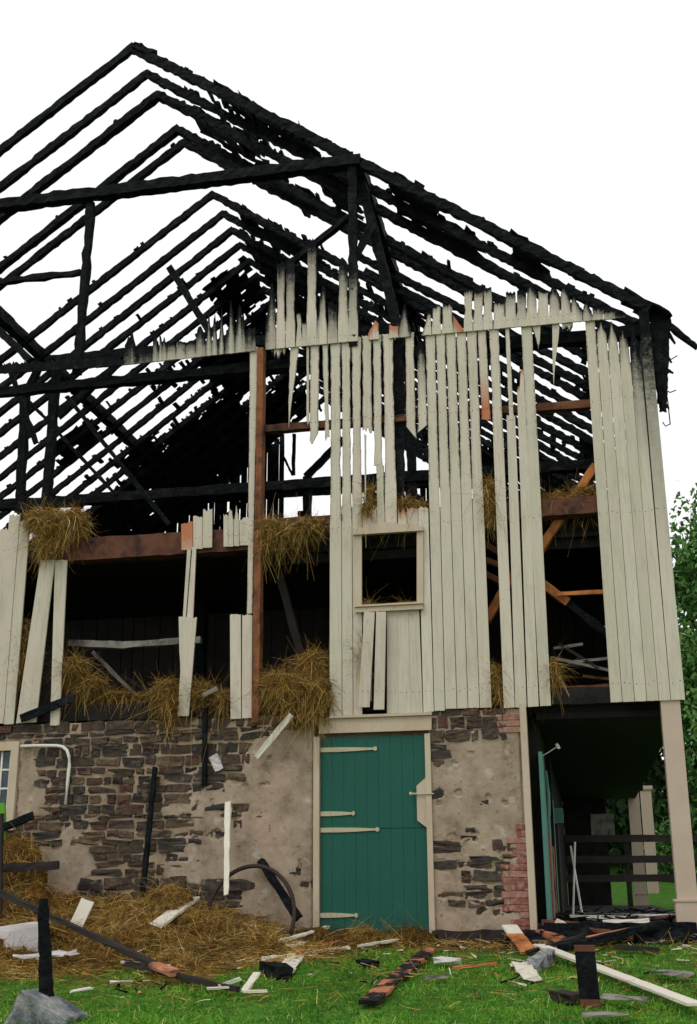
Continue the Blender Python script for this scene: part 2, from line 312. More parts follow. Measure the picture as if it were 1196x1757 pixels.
# ragged panels of roof sheathing that still cling to the rafters
def sheath(X0, X1, y0, y1, side=1, hole=.06, thr=.82):
    nx_, ny_ = max(3, int((X1-X0)/.11)), max(3, int((y1-y0)/.09)); vs = []; fs = []; ok = {}
    cx, cy = (X0+X1)/2, (y0+y1)/2; q = random.uniform(0, 50)
    for a in range(nx_+1):
        for b in range(ny_+1):
            X = X0+(X1-X0)*a/nx_; y = y0+(y1-y0)*b/ny_; z = (roofR(X) if side > 0 else roofL(X))
            for dz in (.085, .115): vs.append((X+random.uniform(-.03, .03), y+random.uniform(-.03, .03), z+dz+.02*nz(X*4, y*4, q)))
    for a in range(nx_):
        for b in range(ny_):
            u = abs((a+.5)/nx_*2-1); v = abs((b+.5)/ny_*2-1)
            ok[a, b] = max(u, v)**3 + .9*nz(a*.55, b*.8, q) < thr and random.random() > hole
    I = lambda a, b, k: (a*(ny_+1)+b)*2+k
    for (a, b), o in ok.items():
        if not o: continue
        fs += [(I(a,b,1), I(a+1,b,1), I(a+1,b+1,1), I(a,b+1,1)), (I(a,b,0), I(a,b+1,0), I(a+1,b+1,0), I(a+1,b,0))]
        for (da, db, e) in ((-1,0,((a,b),(a,b+1))), (1,0,((a+1,b+1),(a+1,b))), (0,-1,((a+1,b),(a,b))), (0,1,((a,b+1),(a+1,b+1)))):
            if not ok.get((a+da, b+db)):
                (p, q1), (r, s_) = e; fs.append((I(p,q1,0), I(p,q1,1), I(r,s_,1), I(r,s_,0)))
    if fs: bp(raw('roof_sheathing', vs, fs, M['char']))
for a in [(-4.7,-4.0,-.04,.6), (-4.1,-3.2,.0,.7), (-3.4,-2.7,.6,1.15), (-2.15,-1.5,-.06,1.2), (-1.5,-.9,.5,1.2), (-.5,.0,-.06,.95), (-3.4,-2.8,1.2,2.0),
          (-5.5,-4.3,1.1,2.0), (-5.6,-4.0,4.1,5.2), (-5.9,-4.0,5.4,7.2), (-5.9,-3.0,7.0,9.2), (-5.9,-4.2,8.8,12.5), (-2.9,-2.0,3.9,4.8), (-4.5,-3.6,2.0,2.5), (-2.3,-1.3,5.3,6.5), (.4,1.2,3.0,4.1),
          (.3,1.5,6.,8.), (-.8,.8,8.8,10.8), (-3,-1.2,10,12.6), (.9,1.45,-.05,.5)]: sheath(*a)
for a in [(-9.1,-7.4,10.2,12.6), (-7.8,-6.1,8.4,11), (-8.6,-6.2,11.5,13.9), (-10.6,-9.7,7.5,8.5), (-10.0,-9.0,9.6,11.2), (-12.2,-10.9,10.6,12.6), (-6.9,-6.05,6.4,8.2)]: sheath(*a, side=-1, hole=.06)
for a in [(-11.4,-9.3,10.6,14.3), (-9.6,-7.5,10.8,14.3), (-12.9,-11.2,11.2,14.3)]: sheath(*a, side=-1, hole=.02, thr=1.15)
# ridge cap lump at the gable peak, hooked splinters on the front verge
mb = MB(); p = P(228, 84); mb.rag(p+[0, 0, .02], P(262, 90)+[0, .1, 0], .2, .1, seg=.06, j=.02); bp(mb.build('ridge_cap', M['char']))
for (a, b) in (((487, 225), (478, 207)), ((520, 238), (512, 207)), ((500, 232), (497, 216)), ((385, 165), (372, 150)), ((418, 172), (408, 154)), ((905, 428), (898, 417))):
    mb = MB(); mb.rag(P(*a), P(*b), .09, .05, seg=.05, j=.006, taper=.15); bp(mb.build('splinter', M['char']))
# purlin frame at the gable, interior bents
def beam(name, p0, p1, w, h, m='char', j=.012, bite=.12, seg=.14, taper=1., up=(0, 0, 1)):
    mb = MB(); mb.rag(p0, p1, w, h, seg=seg, j=j, bite=bite, taper=taper, up=up); return bp(mb.build(name, M[m]))
p = lambda x, y, Y=0.: P(x, y, Y)
beam('collar_beam', (-13., .02, 9.98), (-2.5, -.02, 10.03), .17, .16, bite=.2, seg=.09)
beam('post', (-2.62, 0, 7.2), (-2.62, 0, 9.95), .11, .11, seg=.08); beam('post', (-6.53, .05, 7.2), (-6.5, .05, 9.9), .1, .1, bite=.1)
beam('rail', (-8.6, .05, 8.76), (-6.58, .05, 8.78), .08, .08); beam('brace', p(598, 372, .1), p(478, 470, .5), .08, .08); beam('brace', p(640, 385, .1), p(608, 443, 0.02), .1, .1)
beam('leaning_post', p(617, 300, .25), p(692, 600, .25), .13, .13, bite=.2); beam('fallen_rafter', p(293, 462, .8), p(362, 572, .8), .2, .1, bite=.3)
beam('brace', p(-30, 540, .1), p(52, 618, .1), .1, .1); beam('brace', p(40, 680, .3), p(70, 625, .3), .09, .09)
beam('tie_beam', (-13, .2, 7.06), (-3.95, .2, 7.12), .14, .13, bite=.2); beam('tie_beam', (-3.95, .2, 7.12), (1.15, .2, 7.15), .16, .16, bite=.15)
beam('post', p(684, 585, .14), p(684, 905, .14), .14, .14, bite=.15)
for Y in (5.3, 13.9):
    beam('tie_beam', (-13, Y, 7.2), (1.1, Y, 7.2), .18, .18); beam('collar_beam', (-9.6, Y, 10.05), (-2.4, Y, 10.05), .2, .2)
    for X in (-9.4, -2.6): beam('post', (X, Y, 2.4), (X, Y, 10), .15, .15)
    beam('brace', (-9.3, Y, 8.9), (-8.0, Y, 10), .1, .12); beam('brace', (-2.7, Y, 8.9), (-4.0, Y, 10), .1, .12)
for X in (-9.5, -2.55): beam('purlin', (X, .1, 10.0+(.0 if X > -5 else -.05)), (X, 13.9, 10.0), .18, .2)
beam('post', p(44, 670, 3.2), p(34, 880, 3.2), .13, .13); beam('brace', p(52, 690, 3.2), p(200, 850, 3.2), .05, .05); beam('brace', p(20, 640, 2.6), p(62, 760, 2.6), .07, .07); beam('brace', p(115, 680, 2.), p(290, 900, 2.), .06, .06)
beam('brace', p(525, 818, 13.6), p(590, 752, 13.6), .16, .16); beam('post', p(505, 745, 13.7), p(503, 815, 13.7), .08, .08); beam('brace', p(485, 780, 13.5), p(502, 815, 13.5), .05, .05)
beam('post', p(528, 818, 13.6), p(527, 900, 13.6), .22, .2)
# rear gable boards, burnt through near the peak
X = -13.1
while X < 1.15:
    w_ = random.uniform(.14, .2); cx = X+w_/2; top = min(roofR(cx), roofL(cx))-.25
    if -7.05 < cx < -4.4: top = 9.7 + random.uniform(-.45, .4)
    elif cx > -1.: top = min(top, 8.2+random.uniform(-.6, .6))
    elif cx < -7.0: top = top+.4
    else: top = min(top, 9.9 + random.uniform(-.5, .5) + .5*nz(cx, 3, 1))
    if not (-7.2 < cx < -5.0 and random.random() < .12):
        mb = MB(); mb.rag((cx, DEPTH+.1, 0), (cx+random.uniform(-.03, .03), DEPTH+.1, top), w_*.97, .03, seg=.5, j=.006, taper=.92, up=(0, 1, 0)); 
        if cx < -.75 or top < 2: bp(mb.build('rear_board', M['char']))
        else:
            mb = MB(); mb.rag((cx, DEPTH+.1, 2.45), (cx, DEPTH+.1, top), w_*.93, .03, seg=.5, j=.006, taper=.85, up=(0, 1, 0)); bp(mb.build('rear_board', M['char']))
    X += w_
# side walls (charred inside), loft floor, mow floor, back of the mow
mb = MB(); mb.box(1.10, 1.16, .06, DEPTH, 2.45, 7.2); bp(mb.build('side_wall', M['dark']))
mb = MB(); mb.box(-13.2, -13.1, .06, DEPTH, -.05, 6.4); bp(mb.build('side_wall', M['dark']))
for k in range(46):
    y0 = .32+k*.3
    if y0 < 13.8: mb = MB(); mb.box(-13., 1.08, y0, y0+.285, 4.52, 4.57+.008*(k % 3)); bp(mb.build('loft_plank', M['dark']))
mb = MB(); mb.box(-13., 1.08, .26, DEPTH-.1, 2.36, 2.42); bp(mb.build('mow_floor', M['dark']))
x = -8.6
while x < 1.:
    w_ = random.uniform(.18, .26); mb = MB(); mb.box(x, x+w_-.012, 3.4+random.uniform(0, .02), 3.43, 2.42, 4.5); bp(mb.build('mow_wall_board', M['fence'])); x += w_
for k in range(14):
    a = (random.uniform(-7, .6), random.uniform(.7, 2.6), 2.45); an = random.uniform(0, 3.1); beam('fallen_batten', a, (a[0]+math.cos(an)*random.uniform(.5, 1.2), a[1]+random.uniform(-.3, .5), 2.5+random.uniform(.1, 1.1)), .06, .05, random.choice(('greyboard', 'fence', 'brown')), j=.005)
for X in (-5.4, -3.2, -.9): beam('interior_post', (X, 2.4, 2.42), (X, 2.4, 4.5), .18, .18)
mb = MB(); mb.box(-13.1, 1.3, .16, DEPTH+.3, -.25, 0); bp(mb.build('floor_slab', M['floor']))

# ---- siding -------------------------------------------------------------------------
YJ = [(-200, 661), (0, 640), (180, 629), (438, 601), (614, 584), (723, 575), (900, 559), (1073, 544), (1130, 539)]
def yj(x): return float(np.interp(x, [a for a, _ in YJ], [b for _, b in YJ]))
NAILS = []
def board(xlT, xrT, yT, xlB, xrB, yB, top='f', ta=3, tc=.5, bot='f', ba=2, bc=.5, ch=0, chb=0, eat=0., e0=0, e1=1, bare=0., bareb=0., smoke=0., yo=0., gap=.55, name='siding_board', m='siding', side=0., bsl=-.04):
    nc = 7; nr = max(3, int(abs(yB-yT)/8)); q = random.uniform(0, 99); th = .024; yf = -.03 - yo - random.uniform(0, .006)
    V = []; A = []; tp = []; bt = []
    for c in range(nc):
        u = c/(nc-1)
        r = random.random()
        tp.append(yT + (random.uniform(-.8, .8) if top == 'f' else ta*(abs(u-tc)/max(tc, 1-tc))**random.choice((.5, .8, 1.3)) + random.uniform(-1, 1)*ta*.14 if top == 's' else ta*r if top == 'j' else ta*u if top == 'd' else ta*(1-u)))
        bt.append(yB + bsl*(u-.5)*(xrB-xlB) - (random.uniform(-.4, .4) if bot == 'f' else ba*(abs(u-bc)/max(bc, 1-bc))**.75 if bot == 's' else ba*random.random() if bot == 'j' else ba*u if bot == 'd' else ba*(1-u)))
    for r in range(nr+1):
        for c in range(nc):
            u = c/(nc-1); t_ = (r/nr)**1.25; y = tp[c] + (bt[c]-tp[c])*t_; s = (y-yT)/(yB-yT)
            xl = xlT+(xlB-xlT)*s+gap; xr = xrT+(xrB-xrT)*s-gap
            if eat:
                g_ = eat*min(1, max(0, (s-e0)/.08))*min(1, max(0, (e1-s)/.12))
                xl += g_*(.35+.65*max(0, nz(y*.06, q, 0)+.35)+.3*nz(y*.35, q, 4)); xr -= g_*(.35+.65*max(0, nz(y*.06, q, 9)+.35)+.3*nz(y*.35, q, 14))
            x = xl+(xr-xl)*u; pt = P(x, y, yf); V.append(pt)
            cc = 0.
            if ch: cc = max(cc, 1-(y-tp[c])/ch)
            if chb: cc = max(cc, 1-(bt[c]-y)/chb)
            if side: cc = max(cc, (side if side > 0 else -side)*((u if side > 0 else 1-u)-.35)*max(0, 1-(y-yT)/90))
            if eat and (c in (0, nc-1)) and e0 <= s <= e1: cc = max(cc, .28)
            bb = 0.
            if bare: bb = min(1, max(0, 1.35-(y-tp[c])/bare))
            if bareb: bb = max(bb, min(1, max(0, 1.35-(bt[c]-y)/bareb)))
            sm_ = smoke*max(0, 1-(y-tp[c])/60.) + (.9*max(0, 1-(y-tp[c])/(ch*2.6)) if ch else 0)
            A.append((max(0, min(1, cc)), bb, min(1, sm_), 1))
    zt, zb = max(v[2] for v in V[:nc]), min(v[2] for v in V[-nc:])
    for zn in (2.62, 4.7, 6.17, 7.36):
        if zb+.05 < zn < zt-.12:
            row = min(range(nr+1), key=lambda r_: abs(V[r_*nc+nc//2][2]-zn)); L_, R_ = V[row*nc], V[row*nc+nc-1]
            for u in (.24, .76): NAILS.append((L_[0]+(R_[0]-L_[0])*u+random.uniform(-.008, .008), yf-.0015, zn+random.uniform(-.02, .02)))
    n = len(V); V += [v+np.array([0, th, 0]) for v in V]; A += A
    F = []
    for r in range(nr):
        for c in range(nc-1):
            a, b, d, e = r*nc+c, r*nc+c+1, (r+1)*nc+c+1, (r+1)*nc+c
            F += [(a, e, d, b), (a+n, b+n, d+n, e+n)]
        for c in (0, nc-1):
            a, e = r*nc+c, (r+1)*nc+c; F.append((a, a+n, e+n, e) if c == 0 else (a, e, e+n, a+n))
    for c in range(nc-1):
        F.append((c, c+1, c+1+n, c+n)); a = nr*nc+c; F.append((a, a+n, a+1+n, a+1))
    return bp(raw(name, V, F, M[m], attr=A))
# tier above the drip joint: (left, right, top, style, amount, centre, char)
x = -60.
while x < 212:
    w_ = random.uniform(14, 19); jy = yj(x+8); board(x, x+w_, jy-random.uniform(16, 24), x, x+w_, jy, top='j', ta=8, ch=60, yo=.03, bsl=-.09, gap=.1); x += w_
T = [(212,234,566,'s',30,.6,60),(234,250,590,'j',12,.5,40),(250,262,592,'j',8,.5,34),(262,273,572,'s',20,.4,24),(273,286,573,'j',14,.5,16),(286,302,588,'j',5,.5,8),(302,318,583,'j',4,.5,8),(318,336,582,'j',6,.5,10),
     (336,353,556,'s',22,.3,26),(353,364,534,'s',40,.5,30),(364,373,538,'s',34,.4,34),(373,387,532,'s',55,.5,40),(387,404,506,'s',62,.5,40),(404,421,512,'s',48,.45,44),(421,438,560,'j',10,.5,34),
     (455,473,480,'s',74,.75,60),(474,489,448,'j',7,.5,30),(490,506,446,'j',9,.5,46),(508,518,534,'j',3,.5,3),(518,527,550,'j',3,.5,3),(526,543,408,'j',5,.5,42),(543,561,478,'s',62,.6,24),(562,579,514,'j',10,.5,34),(580,597,434,'s',22,.4,40),(597,614,450,'j',10,.5,46),
     (632,650,547,'s',26,.7,0),(667,684,556,'j',5,.5,0),(685,705,522,'s',40,.4,26),
     (723,740,533,'s',36,.8,5),(741,757,521,'j',5,.5,5),(758,777,519,'j',5,.5,5),(777,796,540,'a',-34,.5,6),(796,811,495,'j',6,.5,5),(812,829,497,'j',5,.5,7),(829,845,491,'j',7,.5,10),(847,866,516,'j',5,.5,5),
     (866,886,498,'j',6,.5,12),(886,904,494,'j',6,.5,22),(903,922,486,'s',16,.3,14),(922,942,497,'j',4,.5,5),(942,961,488,'s',18,.4,18),(961,980,490,'s',22,.2,12),(980,999,502,'s',28,.2,12),(1000,1016,514,'s',18,.3,14),(1016,1036,525,'j',5,.5,10),(1036,1056,529,'j',4,.5,10),(1056,1075,534,'j',4,.5,14)]
for (a, b, yt, stl, am, ce, ch) in T:
    h_ = yj((a+b)/2)-yt
    k = dict(top='j' if stl == 'a' else stl, ta=abs(am), tc=ce, ch=ch)
    if a == 777: k = dict(top='d', ta=26, bare=26)
    if a == 632: k = dict(top='s', ta=24, tc=.7, bare=14)
    if a == 667: k = dict(top='j', ta=4, bare=12, ch=0)
    if a == 723: k.update(bare=5)
    if a in (812, 903): k.update(bare=6)
    yb = yj((a+b)/2)
    board(a-.3, b+.3, yt, a, b, yb, yo=.035, bsl=-.09, eat=2.6 if h_ > 50 else 1.2, e0=-.1, e1=.72, smoke=.35 if a < 620 else 0, gap=.15, **k)
# tier below the joint, top row of pieces: (left,right at top; left,right at bottom; bottom y)
def low(xlT, xrT, xlB, xrB, yB, **k):
    y0 = yj((xlT+xrT)/2)-7; board(xlT, xrT, k.pop('yT', y0), xlB, xrB, yB, **k)
for (a, b, yb) in ((461, 470, 612), (470, 480, 620), (480, 491, 614)): low(a, b, a, b, yb, bot='j', ba=14, chb=9)
low(497, 514, 492, 500, 744, bot='s', ba=110, bc=.3, eat=1.5); low(525, 531, 525, 531, 730, bot='j', ba=8, eat=.8); low(531, 549, 530, 547, 764, bot='s', ba=22, bc=.25, eat=2); low(551, 564, 557, 566, 756, bot='j', ba=12, eat=2)
low(566, 585, 565, 587, 1230, eat=2.4, e0=0, e1=.48); low(585, 602, 587, 606, 1229, eat=2.6, e0=0, e1=.48)
low(602, 620.5, 606, 622, 1227, eat=2.8, e0=0, e1=.42); low(620.5, 638, 621, 640, 746, eat=2.0, bot='j', ba=16); board(624, 629, 744, 625, 629, 872, bot='j', top='j', eat=1)
low(638, 655, 641, 657, 800, eat=2.2, bot='j', ba=4); board(645, 659, 798, 647, 661, 912, eat=.8, e1=.6); low(655.5, 675, 661, 682, 911, eat=2.6, e1=.75)
board(621, 646, 868, 622, 648, 913, top='j', ta=8); board(682, 698, 868, 683, 699, 910, top='j', ta=12, bare=10); board(698, 717, 868, 699, 719, 909, top='j', ta=5, bare=5)
low(694, 711, 696, 715, 752, bot='a', ba=22, eat=2.2); board(714, 729, 584, 716, 735, 741, top='s', ta=14, ch=40, bot='d', ba=13, eat=2.2); board(717, 735, 868, 726, 745, 1221, top='j', ta=5)
low(729, 747, 745, 764, 1219, eat=1.3, e1=.4); low(747, 764, 764, 784, 1215.5, eat=1.5, e1=.42, yo=.012); low(764, 782, 784, 803, 1215, eat=1.3, e1=.4); low(782, 800, 803, 823, 1214, eat=1.6, e1=.4); low(800, 818, 823, 844, 1213.5, eat=1.5, e1=.42)
low(818, 834, 826, 843, 722, bareb=60, bot='j', ba=5, eat=1)
low(838, 856, 864, 884, 1214, eat=1.6, e1=.3); low(866, 874, 873.5, 882, 720, eat=.6, gap=.2); board(869, 884, 712, 884, 904, 1213, gap=.3); board(885, 900, 622, 905, 925, 1212, top='s', ta=50, tc=.6, bare=8); low(893, 913, 926, 946, 1210.5, eat=.8, e1=.3)
low(912, 928, 914, 926, 606, bot='s', ba=46, bc=.8, chb=3); low(947, 961, 948, 953, 674, bot='s', ba=95, bc=.3); low(963, 984, 966, 982, 577, bot='j', ba=18, chb=5)
XT = [1003, 1021, 1039.5, 1058, 1076.5, 1095, 1113]; XB = [1047.5, 1068, 1089, 1110, 1130.5, 1151, 1176]
for i in range(6):
    board(XT[i], XT[i+1], [548, 547, 550, 556, 560, 531][i], XB[i], XB[i+1], 1204-i*.75, top='f' if i < 1 else 's', ta=[2, 20, 26, 30, 34, 3][i], tc=.5, eat=[.8, 2.0, 2.4, 2.4, 2.2, 0][i], e0=-.1, e1=.12, ch=[0, 8, 12, 22, 95, 170][i], gap=.4)
# left of the entrance bay: boards that still hang from the loft beam
low(428, 443, 423, 433.5, 1052, eat=1); board(310, 331, 893, 311, 331, 943, top='j', ta=6, bare=60); board(331, 348, 884, 331, 348, 941, top='j', ta=10); board(348, 364.5, 872, 347.5, 364, 939, top='j', ta=5, yo=.01)
board(383, 391, 881, 383, 392, 937, top='j', ta=5); board(391, 400.5, 868, 391.5, 401, 937, top='s', ta=26, tc=.4); board(400.5, 410, 868, 401, 411, 936, top='s', ta=26, tc=.5); board(410, 433, 886, 411, 432, 935, top='j', ta=8)
board(321, 328.5, 938, 313, 319, 1060); board(329.5, 337, 938, 320, 331.5, 1060); board(306, 316, 1058, 308, 311, 1158, bot='s', ba=40); board(315, 338, 1057, 304, 324, 1228, yo=.03, top='j', ta=3)
board(394, 413.5, 1053, 395, 414, 1233, top='j', ta=2); board(415, 433.5, 1053, 414.5, 432, 1231.5, top='j', ta=3)
board(34, 52.5, 890, 6, 23.5, 1242, top='j', ta=14); board(16, 35, 880, -14, 6, 1241, top='j', ta=9); board(-2, 16.5, 905, -34, -14, 1241, top='j', ta=5); board(-20, -2, 900, -54, -34, 1240)
board(69, 92, 960, 27, 44.5, 1240, yo=.03); board(81, 94, 960, 44.5, 62, 1239, yo=.03); board(94, 115.5, 960, 85.5, 102, 1244)
# under the window: sound boards, two loose ones over the gap
for (a, b, c_, d_) in ((664, 682, 664, 684), (682, 701, 684, 704.5), (701, 719, 704.5, 725.5)): board(a, b, 1044, c_, d_, 1223, gap=.12)
board(624.5, 643.5, 1049, 614, 634.5, 1213, yo=.1); board(645, 663, 1049, 640.5, 659.5, 1217, yo=.09)
board(622, 638, 1047, 624, 638, 1203, bot='j', ba=3); board(648, 663, 1046, 650, 660, 1200, bot='j', ba=3)
board(606, 622, 1226, 606, 622, 1227.5)
# window of the upper wall
def quad(name, x0, x1, y0, y1, d, m, Y0=-.035, slope=-.052, parent=None):     # frame piece given in photo points, tilted with the wall's perspective
    a, b, c_, e_ = P(x0, y0), P(x1, y0+(x1-x0)*slope), P(x1, y1+(x1-x0)*slope), P(x0, y1)
    fr = [np.array([v[0], Y0-d, v[2]]) for v in (a, b, c_, e_)]; bk = [np.array([v[0], Y0, v[2]]) for v in (a, b, c_, e_)]
    o = raw(name, fr+bk, [(0,3,2,1),(4,5,6,7),(0,1,5,4),(1,2,6,5),(2,3,7,6),(3,0,4,7)], M[m]); 
    if parent is None: return bp(o)
    o.parent = parent; return o
a, b, c_, d_, e_ = [P(*q) for q in ((608, 921), (728, 913.5), (727, 906), (662, 899), (609, 912))]
pts = [(v[0], v[2]) for v in (a, b, c_, d_, e_)]
wn = bp(raw('window', [(x_, -.105, z_) for x_, z_ in pts]+[(x_, -.035, z_) for x_, z_ in pts], [(0,1,2,3,4),(9,8,7,6,5)]+[(i, i+5, (i+1) % 5+5, (i+1) % 5) for i in range(5)], M['trim']))
quad('jamb', 610, 622, 921, 1046, .03, 'trim', slope=-.05, parent=wn); quad('jamb', 716.3, 727, 914, 1040, .03, 'trim', slope=-.05, parent=wn)
quad('sill', 612, 727, 1045, 1053, .06, 'trim', parent=wn); quad('sill_lip', 611, 728, 1041.5, 1044.5, .085, 'trim', parent=wn)
mb = MB()
for (x_, y_, z_) in NAILS:
    k = random.uniform(.004, .007); mb.add([(x_+k*math.cos(q*1.0472), y_, z_+k*math.sin(q*1.0472)) for q in range(6)]+[(x_+k*math.cos(q*1.0472), y_+.004, z_+k*math.sin(q*1.0472)) for q in range(6)], [(5,4,3,2,1,0)]+[(q, (q+1) % 6, (q+1) % 6+6, q+6) for q in range(6)])
tag(bp(mb.build('nail_heads', M['rust'])), kind='stuff')
# ---- framing behind the siding ---------------------------------------------------------
def post(x0, y0, x1, y1, w, d, m, Y=.08, **k): return beam('post', P(x0, y0, Y), P(x1, y1, Y), w, d, m, j=.004, bite=.03, seg=.3, up=(0, 1, 0), **k)
post(449, 600, 440.5, 1240, .085, .16, 'doorpost', Y=.02)
beam('girt', (-3.9, .1, 6.17), (-3.2, .1, 6.17), .12, .1, 'redbeam', j=.006); beam('girt', (-3.2, .1, 6.17), (1.08, .1, 6.17), .12, .1, 'brown', j=.006)
beam('loft_beam', (-6.9, .12, 4.66), (-3.95, .12, 4.66), .2, .3, 'redbeam', j=.006, bite=.04); beam('loft_beam', (-3.95, .13, 4.80), (1.08, .13, 4.84), .2, .22, 'redbeam', j=.006, bite=.04); beam('loft_beam', (-13, .12, 4.661), (-6.9, .12, 4.661), .2, .3, 'dark')
mb = MB(); mb.box(-3.95, 1.08, .42, .47, 4.4, 4.83); bp(mb.build('sky_gap_board', M['dark'])); beam('sill_beam', (-13, .16, 2.5), (1.1, .16, 2.52), .22, .2, 'dark', j=.008); beam('sill_beam', P(930, 1190, .09), P(1060, 1185, .09), .05, .16, 'redbeam', j=.006)  # the dark box is added behind the raised beam to shut out the bright sky
beam('brace', P(1022, 800, .3), P(905, 975, .3), .1, .15, 'orange', j=.004, bite=.02, up=(0, 1, 0)); beam('brace', P(880, 985, .35), P(835, 1065, .35), .1, .13, 'orange', j=.004, bite=.02, up=(0, 1, 0))
beam('brace', P(915, 990, .4), P(975, 1035, .4), .1, .16, 'orange', j=.005, bite=.03, up=(0, 1, 0)); beam('brace', P(965, 1028, .4), P(1055, 1100, .4), .1, .16, 'char', up=(0, 1, 0))
for (a, b) in (((832, 933), (862, 952)), ((830, 960), (862, 972)), ((830, 983), (862, 1000))): beam('brace', P(*a, .3), P(*b, .3), .07, .12, 'brown', j=.004, up=(0, 1, 0))
beam('batten', P(955, 1019, .25), P(1040, 1015, .25), .05, .05, 'orange', j=.003); beam('mow_rail', P(120, 1103, .4), P(215, 1107, .42), .1, .09, 'greyboard', j=.005); beam('mow_rail', P(213, 1107, .42), P(345, 1098, .44), .1, .08, 'greyboard', j=.005)
beam('prop', P(472, 955, .7), P(516, 1120, .7), .1, .1, 'fence', j=.006); beam('post', P(437, 1200, .05), P(436, 1250, .05), .1, .1, 'dark')
for (a, b, m_) in (((945, 1128), (1045, 1150), 'greyboard'), ((950, 1112), (1000, 1105), 'greyboard'), ((960, 1105), (1030, 1148), 'fence'), ((985, 1135), (1050, 1128), 'greyboard'), ((1000, 1160), (1050, 1165), 'brown'), ((1020, 1078), (1045, 1076), 'board'), ((940, 1145), (1000, 1140), 'fence')):
    beam('broken_batten', P(*a, .5), P(*b, .5), .04, .035, m_, j=.004)
beam('charred_plank', P(36, 1233, -.12), P(126, 1196, -.06), .03, .1, 'char', j=.004, up=(0, 0, 1))
# charred eave remains past the right corner
for (a, b, w_, m_) in (((1106, 528), (1106, 560), .14, 'char'), ((1118, 556), (1150, 552), .16, 'char'), ((1132, 556), (1136, 640), .26, 'char'), ((1135, 630), (1138, 706), .14, 'char'), ((1122, 570), (1126, 660), .1, 'char'), ((1150, 560), (1196, 596), .09, 'char'), ((1128, 640), (1130, 690), .08, 'char')):
    beam('eave_remains', P(*a, .15), P(*b, .15), w_, .08, m_, j=.02, bite=.5, seg=.08, up=(0, 1, 0), taper=.55)
for (a, b) in (((1140, 560), (1158, 590)), ((1138, 600), (1152, 622)), ((1140, 634), (1156, 640)), ((1138, 690), (1148, 700))): beam('eave_remains', P(*a, .15), P(*b, .15), .06, .05, 'char', j=.01, seg=.06, taper=.3)
for pts in ([(1141, 655), (1146, 690), (1150, 728)], [(1142, 612), (1152, 616), (1162, 610)], [(1140, 668), (1150, 673), (1160, 669)], [(1137, 724), (1142, 731), (1150, 727)]):
    mb = MB(); mb.tube([P(*q, .2) for q in pts], .008, 5); bp(mb.build('hanging_wire', M['rust']))

# ---- stone base wall --------------------------------------------------------------------
def inpoly(x, y, pl):
    r = False; j = len(pl)-1
    for i in range(len(pl)):
        if (pl[i][1] > y) != (pl[j][1] > y) and x < (pl[j][0]-pl[i][0])*(y-pl[i][1])/(pl[j][1]-pl[i][1])+pl[i][0]: r = not r
        j = i
    return r
_c = lambda L: [(P(*q)[0], P(*q)[2]) for q in L]
PL = [_c(q) for q in ([(560, 1240), (440, 1262), (425, 1285), (412, 1335), (372, 1342), (350, 1352), (322, 1362), (283, 1362), (272, 1382), (278, 1402), (322, 1400), (340, 1412), (330, 1430), (300, 1438), (288, 1452), (290, 1475), (272, 1490), (285, 1515), (330, 1518), (355, 1508), (400, 1512), (410, 1530), (400, 1620), (560, 1620)],
      [(30, 1285), (58, 1290), (66, 1325), (84, 1342), (90, 1370), (84, 1400), (60, 1402), (30, 1405)], [(92, 1445), (115, 1425), (138, 1412), (160, 1450), (173, 1482), (168, 1498), (140, 1512), (132, 1530), (80, 1545), (30, 1530), (50, 1450)],
      [(762, 1258), (850, 1250), (905, 1248), (905, 1620), (720, 1620), (720, 1310), (748, 1305), (754, 1280)])]
HO = [(795, 1250, 17, 7), (752, 1362, 9, 8), (786, 1360, 7, 7), (755, 1378, 5, 4), (780, 1308, 5, 2.5), (810, 1292, 6, 2), (866, 1378, 5, 3.5), (838, 1367, 4, 6), (872, 1463, 16, 9), (775, 1437, 8, 6), (815, 1431, 6, 5), (758, 1484, 10, 9), (788, 1482, 6, 5), (818, 1481, 13, 8), (848, 1483, 19, 7), (838, 1508, 13, 8), (803, 1508, 8, 6),
      (832, 1536, 24, 7), (775, 1537, 20, 4), (795, 1540, 5, 8), (752, 1300, 10, 16), (830, 1555, 5, 6), (870, 1555, 8, 10), (851, 1558, 5, 12), (858, 1552, 26, 3), (371, 1431, 10, 8), (455, 1345, 9, 2), (522, 1517, 7, 5), (395, 1388, 16, 6), (405, 1395, 10, 10), (305, 1405, 6, 4), (315, 1475, 9, 3), (335, 1438, 4, 3), (420, 1350, 5, 3), (462, 1300, 3, 4), (514, 1490, 2, 14), (364, 1375, 3, 5), (340, 1378, 3, 5),(815,1440,4,3),(768,1455,2,16),(798,1455,2,10)]
HOW = []
for (x_, y_, a_, b_) in HO:
    c0 = P(x_, y_); HOW.append((c0[0], c0[2], a_*.0067, b_*.0067))
def plastered(X, Z):
    dx = .05*nz(X*5, Z*5, 0)+.035*nz(X*14, Z*14, 3)+.014*nz(X*40, Z*40, 8); dz = .05*nz(X*5, Z*5, 20)+.035*nz(X*14, Z*14, 23)+.014*nz(X*40, Z*40, 28)
    X2, Z2 = X+dx, Z+dz
    if not any(inpoly(X2, Z2, q) for q in PL): return False
    X2, Z2 = X+dx*.35, Z+dz*.35
    return not any(((X2-a)/c)**2+((Z2-b)/d)**2 < 1 for a, b, c, d in HOW)
mb = MB(); mb.box(-13.1, -7.55, .03, .5, -.6, 2.38); mb.box(-7.55, -6.93, .03, .5, -.6, 1.2); mb.box(-7.55, -6.93, .03, .5, 2.14, 2.38); mb.box(-6.93, -3.13, .004, .5, -.6, 2.38); mb.box(-3.13, -1.76, .13, .5, -.6, 2.38); mb.box(-1.76, -.66, .004, .5, -.6, 2.38)
SW = bp(mb.build('stone_wall', M['mortar']))
